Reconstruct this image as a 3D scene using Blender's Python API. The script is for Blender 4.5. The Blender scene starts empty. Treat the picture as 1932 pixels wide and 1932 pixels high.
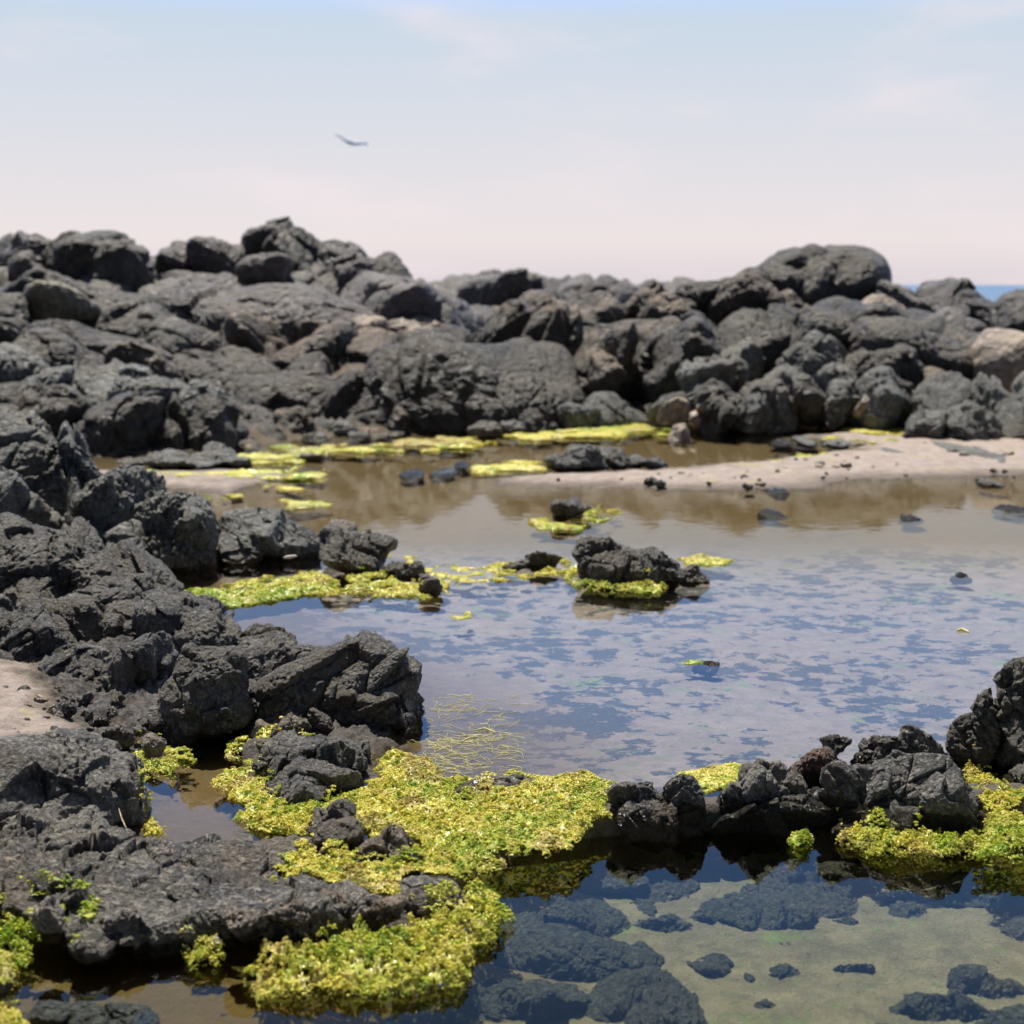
import bpy, bmesh, math, time
import numpy as np
from mathutils import Vector
T0 = time.time()

# ------------------------------------------------------------------ camera
sc = bpy.context.scene
H = 1.5                      # eye height above the upper pool
F = 2760.0                   # focal length in pixels of a 1932 px square frame
CX = CY = 966.0
PITCH = math.atan((966 - 538) / F)
cd = bpy.data.cameras.new("camera")
cam = bpy.data.objects.new("camera", cd)
sc.collection.objects.link(cam)
cam.location = (0, 0, H)
cam.rotation_euler = (math.pi / 2 - PITCH, 0, 0)
cd.sensor_fit = 'HORIZONTAL'
cd.sensor_width = 56.0
cd.lens = 56.0 * F / 1932
cd.clip_start = 0.05
cd.clip_end = 60000
cd.dof.use_dof = True
cd.dof.focus_distance = 4.75
cd.dof.aperture_fstop = 3.9
cd.dof.aperture_blades = 5
sc.camera = cam

# ------------------------------------------------------------------ sky and sun
SUN_AZ, SUN_EL = math.radians(-20), math.radians(63)
w = bpy.data.worlds.new("World")
sc.world = w
w.use_nodes = True
nt = w.node_tree
N, L = nt.nodes, nt.links
N.clear()
out = N.new('ShaderNodeOutputWorld')
bg = N.new('ShaderNodeBackground')
L.new(bg.outputs[0], out.inputs[0])
sky = N.new('ShaderNodeTexSky')
sky.sky_type = 'NISHITA'
sky.sun_disc = False
sky.sun_elevation = SUN_EL
sky.sun_rotation = SUN_AZ
sky.air_density = 1.0
sky.dust_density = 1.2
sky.ozone_density = 1.6
bg.inputs[1].default_value = 0.1
tc = N.new('ShaderNodeTexCoord')
sp = N.new('ShaderNodeSeparateXYZ')
L.new(tc.outputs['Generated'], sp.inputs[0])
# thin bright sea haze that whitens the low sky
mr = N.new('ShaderNodeMapRange')
mr.inputs['From Min'].default_value = 0.35
mr.inputs['From Max'].default_value = 0.72
mr.inputs['To Min'].default_value = 0.9
mr.inputs['To Max'].default_value = 0.0
mr.interpolation_type = 'SMOOTHSTEP'
L.new(sp.outputs['Z'], mr.inputs['Value'])
hz = N.new('ShaderNodeValToRGB')
hz.color_ramp.elements[0].position = 0.0
hz.color_ramp.elements[0].color = (5.3, 4.85, 5.2, 1)
hz.color_ramp.elements[1].position = 0.03
hz.color_ramp.elements[1].color = (6.0, 5.45, 5.55, 1)
e = hz.color_ramp.elements.new(0.17); e.color = (4.2, 4.9, 5.7, 1)
e = hz.color_ramp.elements.new(0.215); e.color = (3.3, 5.4, 10.4, 1)
e = hz.color_ramp.elements.new(0.28); e.color = (2.3, 5.3, 12.4, 1)
e = hz.color_ramp.elements.new(0.45); e.color = (1.7, 3.9, 8.2, 1)
L.new(sp.outputs['Z'], hz.inputs[0])
mx = N.new('ShaderNodeMix'); mx.data_type = 'RGBA'
L.new(mr.outputs[0], mx.inputs[0])
hs = N.new('ShaderNodeMix'); hs.data_type = 'RGBA'; hs.blend_type = 'MULTIPLY'; hs.inputs[0].default_value = 1
hs.inputs[7].default_value = (0.62, 0.55, 0.50, 1)      # clear dark zenith
L.new(sky.outputs[0], hs.inputs[6]); L.new(hs.outputs[2], mx.inputs[6])
L.new(hz.outputs[0], mx.inputs[7])
# faint streaky cloud
mp = N.new('ShaderNodeMapping')
mp.inputs['Rotation'].default_value = (0, math.radians(20), 0)
mp.inputs['Scale'].default_value = (2.6, 2.6, 8)
mp.inputs['Location'].default_value = (1.3, 0.4, 0.2)
L.new(tc.outputs['Generated'], mp.inputs[0])
cn = N.new('ShaderNodeTexNoise')
cn.inputs['Scale'].default_value = 2.0
cn.inputs['Detail'].default_value = 7
cn.inputs['Roughness'].default_value = 0.55
L.new(mp.outputs[0], cn.inputs['Vector'])
cr = N.new('ShaderNodeMapRange')
cr.inputs['From Min'].default_value = 0.5
cr.inputs['From Max'].default_value = 0.78
cr.inputs['To Max'].default_value = 0.6
cr.interpolation_type = 'SMOOTHSTEP'
L.new(cn.outputs[0], cr.inputs['Value'])
mx2 = N.new('ShaderNodeMix'); mx2.data_type = 'RGBA'
L.new(cr.outputs[0], mx2.inputs[0])
L.new(mx.outputs[2], mx2.inputs[6])
mx2.inputs[7].default_value = (6.3, 5.5, 5.7, 1)
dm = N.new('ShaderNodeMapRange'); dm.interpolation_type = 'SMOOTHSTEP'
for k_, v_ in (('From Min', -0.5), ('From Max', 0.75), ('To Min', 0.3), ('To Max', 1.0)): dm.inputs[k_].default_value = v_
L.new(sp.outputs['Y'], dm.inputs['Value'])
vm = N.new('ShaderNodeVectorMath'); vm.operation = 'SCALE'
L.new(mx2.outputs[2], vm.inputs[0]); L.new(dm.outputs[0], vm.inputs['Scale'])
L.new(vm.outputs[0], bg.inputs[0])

sd = bpy.data.lights.new("sun", 'SUN')
sd.energy = 5.0
sd.angle = math.radians(0.5)
sd.color = (1.0, 0.95, 0.87)
so = bpy.data.objects.new("sun", sd)
sc.collection.objects.link(so)
sv = Vector((math.sin(SUN_AZ) * math.cos(SUN_EL), math.cos(SUN_AZ) * math.cos(SUN_EL), math.sin(SUN_EL)))
so.rotation_euler = (-sv).to_track_quat('-Z', 'Y').to_euler()
so.location = (0, 0, 20)
sc.view_settings.view_transform = 'Standard'
sc.view_settings.look = 'None'
sc.view_settings.gamma = 1
sc.view_settings.exposure = 0.56
sc.cycles.sample_clamp_indirect = 8
sc.cycles.sample_clamp_direct = 30
sc.cycles.max_bounces = 8
sc.cycles.transparent_max_bounces = 12

# ------------------------------------------------------------------ picture <-> place
cp, sn = math.cos(PITCH), math.sin(PITCH)
def ray(x, y):
    u = (x - CX) / F; v = (CY - y) / F
    return u, cp + v * sn, -sn + v * cp
def gd(y, z=0.0):                        # distance at which row y meets height z
    _, dy, dz = ray(CX, y)
    return (z - H) / dz * dy
def at(x, y, D):
    dx, dy, dz = ray(x, y)
    t = D / dy
    return np.array([dx * t, D, H + dz * t])
def on(x, y, z=0.0):                     # point where the sight line meets height z
    dx, dy, dz = ray(x, y)
    t = (z - H) / dz
    return np.array([dx * t, dy * t, z])

# ------------------------------------------------------------------ noise
rs = np.random.RandomState(7)
TS = 64
TAB = rs.rand(TS, TS, TS).astype(np.float32)
JS = 32
JIT = rs.rand(JS, JS, JS, 4).astype(np.float32)
def vnoise(p):
    f = np.floor(p); t = (p - f).astype(np.float32)
    i = f.astype(np.int32) & (TS - 1); j = (i + 1) & (TS - 1)
    t = t * t * (3 - 2 * t)
    x, y, z = t[:, 0], t[:, 1], t[:, 2]
    def g(a, b, c): return TAB[a, b, c]
    x0, y0, z0 = i.T; x1, y1, z1 = j.T
    a = g(x0, y0, z0) * (1 - x) + g(x1, y0, z0) * x
    b = g(x0, y1, z0) * (1 - x) + g(x1, y1, z0) * x
    c = g(x0, y0, z1) * (1 - x) + g(x1, y0, z1) * x
    d = g(x0, y1, z1) * (1 - x) + g(x1, y1, z1) * x
    return ((a * (1 - y) + b * y) * (1 - z) + (c * (1 - y) + d * y) * z) * 2 - 1
def fbm(p, octv=4, gain=0.5, ridged=False):
    s = np.zeros(len(p), np.float32); a = 1.0
    q = p.astype(np.float64).copy()
    for o in range(octv):
        n = vnoise(q)
        if ridged: n = 1 - 2 * np.abs(n)
        s += a * n; a *= gain
        q = q[:, [1, 2, 0]] * 2.03 + 17.17
    return s
def worley(p, offs=False):
    f = np.floor(p); i = f.astype(np.int32); t = (p - f).astype(np.float32)
    n = len(p)
    f1 = np.full(n, 9, np.float32); f2 = np.full(n, 9, np.float32); idv = np.zeros(n, np.float32); off = np.zeros((n, 3), np.float32)
    for dx in (-1, 0, 1):
        for dy in (-1, 0, 1):
            for dz in (-1, 0, 1):
                c = JIT[(i[:, 0] + dx) & 31, (i[:, 1] + dy) & 31, (i[:, 2] + dz) & 31]
                o = c[:, :3] + np.array([dx, dy, dz], np.float32) - t
                d = (o * o).sum(1)
                m = d < f1
                f2 = np.where(m, f1, np.minimum(f2, d))
                f1 = np.where(m, d, f1)
                idv = np.where(m, c[:, 3], idv)
                if offs: off = np.where(m[:, None], o, off)
    if offs:
        g = np.stack([np.modf(idv * k)[0] for k in (37.7, 91.3, 173.9)], 1) * 2 - 1
        return np.sqrt(f1), np.sqrt(f2), idv, (off * g).sum(1)
    return np.sqrt(f1), np.sqrt(f2), idv

# ------------------------------------------------------------------ mesh helpers
ICO = {}
def ico(level):
    if level not in ICO:
        bm = bmesh.new()
        bmesh.ops.create_icosphere(bm, subdivisions=level, radius=1)
        v = np.array([x.co[:] for x in bm.verts], np.float32)
        f = np.array([[q.index for q in x.verts] for x in bm.faces], np.int32)
        bm.free()
        v /= np.linalg.norm(v, axis=1, keepdims=True)
        ICO[level] = (v, f)
    return ICO[level]
def link_mesh(name, v, f, mat, loc=(0, 0, 0), smooth=True, attrs=None):
    me = bpy.data.meshes.new(name)
    v = np.asarray(v, np.float32) - np.asarray(loc, np.float32)
    k = f.shape[1]
    me.vertices.add(len(v)); me.loops.add(f.size); me.polygons.add(len(f))
    me.vertices.foreach_set('co', v.ravel())
    me.loops.foreach_set('vertex_index', f.astype(np.int32).ravel())
    me.polygons.foreach_set('loop_start', np.arange(0, f.size, k, dtype=np.int32))
    me.polygons.foreach_set('loop_total', np.full(len(f), k, np.int32))
    me.update(calc_edges=True)
    me.polygons.foreach_set('use_smooth', np.full(len(f), smooth, bool))
    for an, av in (attrs or {}).items():
        if av.ndim == 1:
            a = me.attributes.new(an, 'FLOAT', 'POINT'); a.data.foreach_set('value', av.astype(np.float32))
        else:
            a = me.attributes.new(an, 'FLOAT_COLOR', 'POINT'); a.data.foreach_set('color', av.astype(np.float32).ravel())
    me.materials.append(mat)
    o = bpy.data.objects.new(name, me)
    o.location = loc
    sc.collection.objects.link(o)
    return o
def tag(o, label=None, cat=None, group=None, kind=None):
    if label: o['label'] = label
    if cat: o['category'] = cat
    if group: o['group'] = group
    if kind: o['kind'] = kind
    return o

# ------------------------------------------------------------------ materials
def new_mat(name):
    m = bpy.data.materials.new(name); m.use_nodes = True
    t = m.node_tree; t.nodes.clear()
    o = t.nodes.new('ShaderNodeOutputMaterial')
    return m, t.nodes, t.links, o
def noise(N, L, vec, scale, detail=6, rough=0.6):
    n = N.new('ShaderNodeTexNoise'); n.inputs['Scale'].default_value = scale
    n.inputs['Detail'].default_value = detail; n.inputs['Roughness'].default_value = rough
    L.new(vec, n.inputs['Vector']); return n.outputs[0]
def rng(N, L, val, a, b, c=0.0, d=1.0, smooth=True):
    n = N.new('ShaderNodeMapRange')
    if smooth: n.interpolation_type = 'SMOOTHSTEP'
    for k, x in zip(('From Min', 'From Max', 'To Min', 'To Max'), (a, b, c, d)): n.inputs[k].default_value = x
    L.new(val, n.inputs['Value']); return n.outputs[0]
def mixc(N, L, fac, a, b):
    n = N.new('ShaderNodeMix'); n.data_type = 'RGBA'
    if isinstance(fac, (int, float)): n.inputs[0].default_value = fac
    else: L.new(fac, n.inputs[0])
    for s, i in ((a, 6), (b, 7)):
        if isinstance(s, tuple): n.inputs[i].default_value = (*s, 1)
        else: L.new(s, n.inputs[i])
    return n.outputs[2]
def math_(N, L, op, a, b=None):
    n = N.new('ShaderNodeMath'); n.operation = op
    for s, i in ((a, 0), (b, 1)):
        if s is None: continue
        if isinstance(s, (int, float)): n.inputs[i].default_value = s
        else: L.new(s, n.inputs[i])
    return n.outputs[0]

def rock_mat(name, dark, light, pale=(0.40, 0.34, 0.30), pale_amt=0.3, top=None, top_amt=0.0, s=1.0, bump=0.6, rough=0.62, wetline=0.015):
    """basalt: grain, mineral flecks, pale crust, tan weathered tops, wet foot"""
    m, N, L, o = new_mat(name)
    g = N.new('ShaderNodeNewGeometry'); P = g.outputs['Position']
    b = N.new('ShaderNodeBsdfPrincipled'); L.new(b.outputs[0], o.inputs[0])
    n1 = noise(N, L, P, 5 / s, 8, 0.65)
    n2 = noise(N, L, P, 60 / s, 5, 0.7)
    n3 = noise(N, L, P, 14 / s, 8, 0.7)
    col = mixc(N, L, rng(N, L, n1, 0.35, 0.68), dark, light)
    col = mixc(N, L, rng(N, L, n2, 0.48, 0.66, 0, 0.85), col, tuple(min(1, c * 1.9) for c in light))
    col = mixc(N, L, rng(N, L, n2, 0.28, 0.46, 0.75, 0), col, tuple(c * 0.5 for c in dark))
    # pale crust of salt and dead barnacle
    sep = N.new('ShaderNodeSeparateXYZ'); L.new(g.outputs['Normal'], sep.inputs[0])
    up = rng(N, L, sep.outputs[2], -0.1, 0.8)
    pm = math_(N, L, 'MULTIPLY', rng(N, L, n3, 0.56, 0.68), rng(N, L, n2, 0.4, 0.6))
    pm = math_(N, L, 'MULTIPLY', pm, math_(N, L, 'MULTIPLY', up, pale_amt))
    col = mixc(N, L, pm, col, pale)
    vo = N.new('ShaderNodeTexVoronoi'); vo.inputs['Scale'].default_value = 55 / s; L.new(P, vo.inputs['Vector'])
    fl = math_(N, L, 'MULTIPLY', rng(N, L, vo.outputs['Distance'], 0.10, 0.2, 1, 0), rng(N, L, n3, 0.5, 0.62, 0, pale_amt))
    col = mixc(N, L, fl, col, tuple(min(1, c * 1.3) for c in pale))
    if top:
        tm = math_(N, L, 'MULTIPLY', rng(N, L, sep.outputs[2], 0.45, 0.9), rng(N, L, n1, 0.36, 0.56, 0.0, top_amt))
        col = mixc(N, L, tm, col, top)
    # tide line: the foot of the rock stays wet
    sz = N.new('ShaderNodeSeparateXYZ'); L.new(P, sz.inputs[0])
    wz = math_(N, L, 'ADD', sz.outputs[2], math_(N, L, 'MULTIPLY', math_(N, L, 'SUBTRACT', n1, 0.5), 0.08))
    wet = rng(N, L, wz, wetline, wetline + 0.02, 1, 0)
    col = mixc(N, L, wet, col, (0.028, 0.025, 0.018))
    col = mixc(N, L, rng(N, L, noise(N, L, P, 2.6 / s, 6, 0.6), 0.46, 0.66, 0, 0.6), col, tuple(0.75 * c * t for c, t in zip(light, (1.0, 0.80, 0.58))))
    tn = N.new('ShaderNodeMix'); tn.data_type = 'RGBA'; tn.blend_type = 'MULTIPLY'; tn.inputs[0].default_value = 1
    L.new(col, tn.inputs[6]); tn.inputs[7].default_value = (0.98, 0.96, 0.82, 1); col = tn.outputs[2]
    L.new(col, b.inputs['Base Color'])
    rv = rng(N, L, n2, 0.35, 0.65, rough - 0.26, rough + 0.12)
    L.new(math_(N, L, 'ADD', math_(N, L, 'MULTIPLY', rv, math_(N, L, 'SUBTRACT', 1.0, wet)), math_(N, L, 'MULTIPLY', wet, 0.12)), b.inputs['Roughness'])
    b.inputs['Specular IOR Level'].default_value = 0.45
    v2 = N.new('ShaderNodeTexVoronoi'); v2.inputs['Scale'].default_value = 40 / s; L.new(P, v2.inputs['Vector'])
    hgt = math_(N, L, 'ADD', math_(N, L, 'MULTIPLY', n2, 0.8), math_(N, L, 'MULTIPLY', rng(N, L, v2.outputs['Distance'], 0.0, 0.45), 0.30))
    n4 = noise(N, L, P, 170 / s, 3, 0.7)
    hgt = math_(N, L, 'ADD', hgt, math_(N, L, 'MULTIPLY', n4, 0.3))
    bp = N.new('ShaderNodeBump'); bp.inputs['Strength'].default_value = bump; bp.inputs['Distance'].default_value = 0.035 * s
    L.new(hgt, bp.inputs['Height']); L.new(bp.outputs[0], b.inputs['Normal'])
    return m

M = {}
M['near'] = rock_mat('basalt_near', (0.034, 0.032, 0.031), (0.15, 0.142, 0.138), pale_amt=0.7, s=1.0, bump=1.0)
M['nearp'] = rock_mat('basalt_crusted', (0.055, 0.05, 0.048), (0.20, 0.18, 0.172), pale=(0.5, 0.41, 0.37), pale_amt=0.95, s=1.0, bump=0.8)
M['ledge'] = rock_mat('basalt_ledge', (0.038, 0.036, 0.036), (0.185, 0.175, 0.170), pale=(0.46, 0.37, 0.33), pale_amt=0.95, s=1.2, bump=0.9, wetline=-0.03)
M['dam'] = rock_mat('basalt_dam', (0.05, 0.05, 0.052), (0.20, 0.195, 0.20), pale=(0.5, 0.44, 0.41), pale_amt=0.8, s=0.9, bump=1.0)
M['crust'] = rock_mat('crusted_rock', (0.10, 0.085, 0.078), (0.30, 0.255, 0.235), pale=(0.58, 0.49, 0.44), pale_amt=1.0, s=0.9, bump=1.0)
M['spire'] = rock_mat('basalt_spire', (0.028, 0.027, 0.026), (0.14, 0.135, 0.125), pale_amt=0.35, s=0.8, bump=1.0)
M['mid'] = rock_mat('basalt_mid', (0.026, 0.028, 0.030), (0.145, 0.15, 0.155), pale_amt=0.5, s=1.8, bump=0.7)
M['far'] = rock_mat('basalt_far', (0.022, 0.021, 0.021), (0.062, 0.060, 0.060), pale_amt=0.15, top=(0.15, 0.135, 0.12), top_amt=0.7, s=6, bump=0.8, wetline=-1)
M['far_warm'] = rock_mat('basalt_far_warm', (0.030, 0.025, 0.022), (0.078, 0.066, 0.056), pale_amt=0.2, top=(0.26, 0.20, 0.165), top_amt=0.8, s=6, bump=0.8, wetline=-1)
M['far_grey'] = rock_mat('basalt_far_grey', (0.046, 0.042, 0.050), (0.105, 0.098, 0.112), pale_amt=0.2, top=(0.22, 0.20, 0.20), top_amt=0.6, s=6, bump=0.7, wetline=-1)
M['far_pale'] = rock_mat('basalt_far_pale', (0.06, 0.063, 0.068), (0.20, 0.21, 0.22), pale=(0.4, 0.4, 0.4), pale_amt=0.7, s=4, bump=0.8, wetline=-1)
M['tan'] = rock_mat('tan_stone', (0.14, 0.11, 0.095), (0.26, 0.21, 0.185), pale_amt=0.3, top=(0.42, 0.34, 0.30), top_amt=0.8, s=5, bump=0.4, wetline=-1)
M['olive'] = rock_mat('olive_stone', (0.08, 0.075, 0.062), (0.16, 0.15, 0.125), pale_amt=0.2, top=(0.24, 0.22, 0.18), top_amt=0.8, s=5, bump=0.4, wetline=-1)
M['sunk'] = rock_mat('sunken_rock', (0.018, 0.024, 0.021), (0.046, 0.054, 0.045), pale=(0.13, 0.125, 0.085), pale_amt=1.0, s=1.0, bump=0.9, wetline=-9)
M['red'] = rock_mat('red_cinder', (0.07, 0.045, 0.038), (0.16, 0.10, 0.085), pale=(0.4, 0.3, 0.26), pale_amt=0.6, s=0.6, bump=1.0)

def water_mat(name, tint, rip=0.02, scale=9.0, stretch=1.0):
    m, N, L, o = new_mat(name)
    g = N.new('ShaderNodeNewGeometry')
    mp = N.new('ShaderNodeMapping'); mp.inputs['Scale'].default_value = (1, stretch, 1); L.new(g.outputs['Position'], mp.inputs[0])
    n = noise(N, L, mp.outputs[0], scale, 3, 0.5)
    bp = N.new('ShaderNodeBump'); bp.inputs['Strength'].default_value = 1.0; bp.inputs['Distance'].default_value = rip
    L.new(n, bp.inputs['Height'])
    fr = N.new('ShaderNodeFresnel'); fr.inputs[0].default_value = 1.333; L.new(bp.outputs[0], fr.inputs['Normal'])
    tr = N.new('ShaderNodeBsdfTransparent'); tr.inputs[0].default_value = (*tint, 1)
    gl = N.new('ShaderNodeBsdfGlossy'); gl.inputs['Roughness'].default_value = 0.02; L.new(bp.outputs[0], gl.inputs['Normal'])
    mxs = N.new('ShaderNodeMixShader'); L.new(fr.outputs[0], mxs.inputs[0]); L.new(tr.outputs[0], mxs.inputs[1]); L.new(gl.outputs[0], mxs.inputs[2])
    L.new(mxs.outputs[0], o.inputs[0])
    return m
M['pool'] = water_mat('pool_water', (0.95, 0.96, 0.95), rip=0.0009, scale=7)
M['lower'] = water_mat('lower_pool_water', (0.86, 0.88, 0.80), rip=0.0008, scale=6)

def sea_mat():
    m, N, L, o = new_mat('sea_water')
    b = N.new('ShaderNodeBsdfPrincipled'); L.new(b.outputs[0], o.inputs[0])
    b.inputs['Base Color'].default_value = (0.02, 0.10, 0.19, 1)
    b.inputs['Roughness'].default_value = 0.3
    g = N.new('ShaderNodeNewGeometry')
    n = noise(N, L, g.outputs['Position'], 0.5, 6, 0.6)
    bp = N.new('ShaderNodeBump'); bp.inputs['Distance'].default_value = 1.5; L.new(n, bp.inputs['Height']); L.new(bp.outputs[0], b.inputs['Normal'])
    return m
M['sea'] = sea_mat()

def ground_mat():
    m, N, L, o = new_mat('sandy_pool_bed')
    g = N.new('ShaderNodeNewGeometry'); P = g.outputs['Position']
    b = N.new('ShaderNodeBsdfPrincipled'); L.new(b.outputs[0], o.inputs[0])
    def att(n):
        a = N.new('ShaderNodeAttribute'); a.attribute_name = n; return a.outputs['Fac']
    fine = noise(N, L, P, 130, 4, 0.75); med = noise(N, L, P, 11, 7, 0.65); big = noise(N, L, P, 2.3, 5, 0.6)
    sand = mixc(N, L, rng(N, L, med, 0.3, 0.7), (0.31, 0.245, 0.205), (0.45, 0.365, 0.31))
    bed = mixc(N, L, rng(N, L, med, 0.3, 0.7), (0.235, 0.195, 0.15), (0.34, 0.28, 0.225))
    deep = mixc(N, L, rng(N, L, med, 0.3, 0.7), (0.17, 0.155, 0.09), (0.28, 0.25, 0.16))
    col = mixc(N, L, att('dry'), bed, sand)
    col = mixc(N, L, att('deep'), col, deep)
    # olive film of algae on the bed
    dg_ = math_(N, L, 'MULTIPLY', rng(N, L, noise(N, L, P, 17, 6, 0.7), 0.57, 0.66, 0, 0.7), att('deep'))
    col = mixc(N, L, dg_, col, (0.12, 0.20, 0.05))
    db_ = math_(N, L, 'MULTIPLY', rng(N, L, noise(N, L, P, 31, 5, 0.75), 0.62, 0.68, 0, 0.8), att('deep'))
    col = mixc(N, L, db_, col, (0.035, 0.035, 0.03))
    gr = math_(N, L, 'MULTIPLY', rng(N, L, noise(N, L, P, 5, 6, 0.65), 0.56, 0.68, 0, 0.75), math_(N, L, 'SUBTRACT', 1.0, att('dry')))
    col = mixc(N, L, gr, col, (0.15, 0.26, 0.06))
    # dark weed patches
    pn = noise(N, L, P, 9.5, 7, 0.66)
    pb = noise(N, L, P, 1.5, 3, 0.5)
    pa = math_(N, L, 'ADD', pn, math_(N, L, 'MULTIPLY', math_(N, L, 'SUBTRACT', pb, 0.5), 0.55))
    pa = rng(N, L, pa, 0.50, 0.57)
    pa = math_(N, L, 'MULTIPLY', pa, att('patch'))
    col = mixc(N, L, math_(N, L, 'MULTIPLY', pa, 0.93), col, (0.035, 0.045, 0.045))
    # dry tidewrack on the bar
    wr = math_(N, L, 'MULTIPLY', rng(N, L, noise(N, L, P, 3.2, 7, 0.7), 0.56, 0.66, 0, 0.7), att('dry'))
    col = mixc(N, L, wr, col, (0.42, 0.36, 0.13))
    col = mixc(N, L, rng(N, L, fine, 0.3, 0.46, 0.5, 0), col, (0.12, 0.10, 0.085))
    col = mixc(N, L, rng(N, L, fine, 0.56, 0.74, 0, 0.45), col, (0.66, 0.6, 0.54))
    ol = math_(N, L, 'MINIMUM', math_(N, L, 'MULTIPLY', rng(N, L, med, 0.3, 0.6, 0.86, 1), att('olive')), 0.97)
    col = mixc(N, L, ol, col, (0.135, 0.080, 0.004))
    land = att('land')
    rk = mixc(N, L, rng(N, L, noise(N, L, P, 45, 6, 0.75), 0.38, 0.62), (0.025, 0.024, 0.024), (0.15, 0.132, 0.12))
    col = mixc(N, L, land, col, rk)
    sz = N.new('ShaderNodeSeparateXYZ'); L.new(P, sz.inputs[0])
    damp = rng(N, L, math_(N, L, 'ADD', sz.outputs[2], math_(N, L, 'MULTIPLY', math_(N, L, 'SUBTRACT', med, 0.5), 0.02)), 0.0, 0.032, 1, 0)
    damp = math_(N, L, 'MULTIPLY', damp, rng(N, L, sz.outputs[2], -0.02, 0.0, 0, 0.75))
    col = mixc(N, L, damp, col, (0.12, 0.095, 0.075))
    L.new(col, b.inputs['Base Color'])
    b.inputs['Roughness'].default_value = 0.85
    hg = math_(N, L, 'ADD', math_(N, L, 'MULTIPLY', fine, 0.4), med)
    bp = N.new('ShaderNodeBump'); bp.inputs['Strength'].default_value = 1.0; bp.inputs['Distance'].default_value = 0.03
    L.new(hg, bp.inputs['Height']); L.new(bp.outputs[0], b.inputs['Normal'])
    return m
M['ground'] = ground_mat()

def algae_mat(name, rough=0.16):
    m, N, L, o = new_mat(name)
    a = N.new('ShaderNodeAttribute'); a.attribute_name = 'tone'
    b = N.new('ShaderNodeBsdfPrincipled')
    L.new(a.outputs['Color'], b.inputs['Base Color'])
    b.inputs['Roughness'].default_value = rough
    b.inputs['Specular IOR Level'].default_value = 0.7
    g = N.new('ShaderNodeNewGeometry')
    n = noise(N, L, g.outputs['Position'], 260, 3, 0.6)
    bp = N.new('ShaderNodeBump'); bp.inputs['Strength'].default_value = 0.7; bp.inputs['Distance'].default_value = 0.004
    L.new(n, bp.inputs['Height']); L.new(bp.outputs[0], b.inputs['Normal'])
    tr = N.new('ShaderNodeBsdfTranslucent'); L.new(a.outputs['Color'], tr.inputs[0])
    mxs = N.new('ShaderNodeMixShader'); mxs.inputs[0].default_value = 0.5
    L.new(b.outputs[0], mxs.inputs[1]); L.new(tr.outputs[0], mxs.inputs[2]); L.new(mxs.outputs[0], o.inputs[0])
    return m
M['algae'] = algae_mat('wet_seaweed')

def plain_mat(name, c1, c2, rough=0.6, sc_=40):
    m, N, L, o = new_mat(name)
    g = N.new('ShaderNodeTexCoord')
    b = N.new('ShaderNodeBsdfPrincipled'); L.new(b.outputs[0], o.inputs[0])
    L.new(mixc(N, L, rng(N, L, noise(N, L, g.outputs['Object'], sc_), 0.35, 0.65), c1, c2), b.inputs['Base Color'])
    b.inputs['Roughness'].default_value = rough
    return m
M['straw'] = plain_mat('dry_straw', (0.55, 0.42, 0.2), (0.72, 0.6, 0.34), 0.5, 90)
M['strand'] = plain_mat('pale_weed_strand', (0.42, 0.42, 0.12), (0.62, 0.58, 0.22), 0.35, 60)
M['gull'] = plain_mat('gull_feathers', (0.6, 0.66, 0.8), (0.7, 0.76, 0.88), 0.7, 3)
M['chalk'] = plain_mat('chalky_tube', (0.6, 0.5, 0.45), (0.75, 0.66, 0.6), 0.7, 90)

# ------------------------------------------------------------------ polygons on the water plane
def wpoly(pts, z=0.0):
    return np.array([on(x, y, z)[:2] for x, y in pts])
def sdf(poly, X, Y):
    """signed distance, positive inside"""
    d = np.full(X.shape, 1e9); ins = np.zeros(X.shape, bool)
    n = len(poly)
    for i in range(n):
        a = poly[i]; b = poly[(i + 1) % n]
        e = b - a; wx = X - a[0]; wy = Y - a[1]
        t = np.clip((wx * e[0] + wy * e[1]) / (e @ e), 0, 1)
        d = np.minimum(d, (wx - e[0] * t) ** 2 + (wy - e[1] * t) ** 2)
        c = ((a[1] <= Y) & (b[1] > Y)) | ((b[1] <= Y) & (a[1] > Y))
        xi = a[0] + (Y - a[1]) / (e[1] if abs(e[1]) > 1e-9 else 1e-9) * e[0]
        ins ^= c & (X < xi)
    return np.where(ins, 1, -1) * np.sqrt(d)
def sm(x, a, b):
    t = np.clip((x - a) / (b - a), 0, 1); return t * t * (3 - 2 * t)

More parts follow.
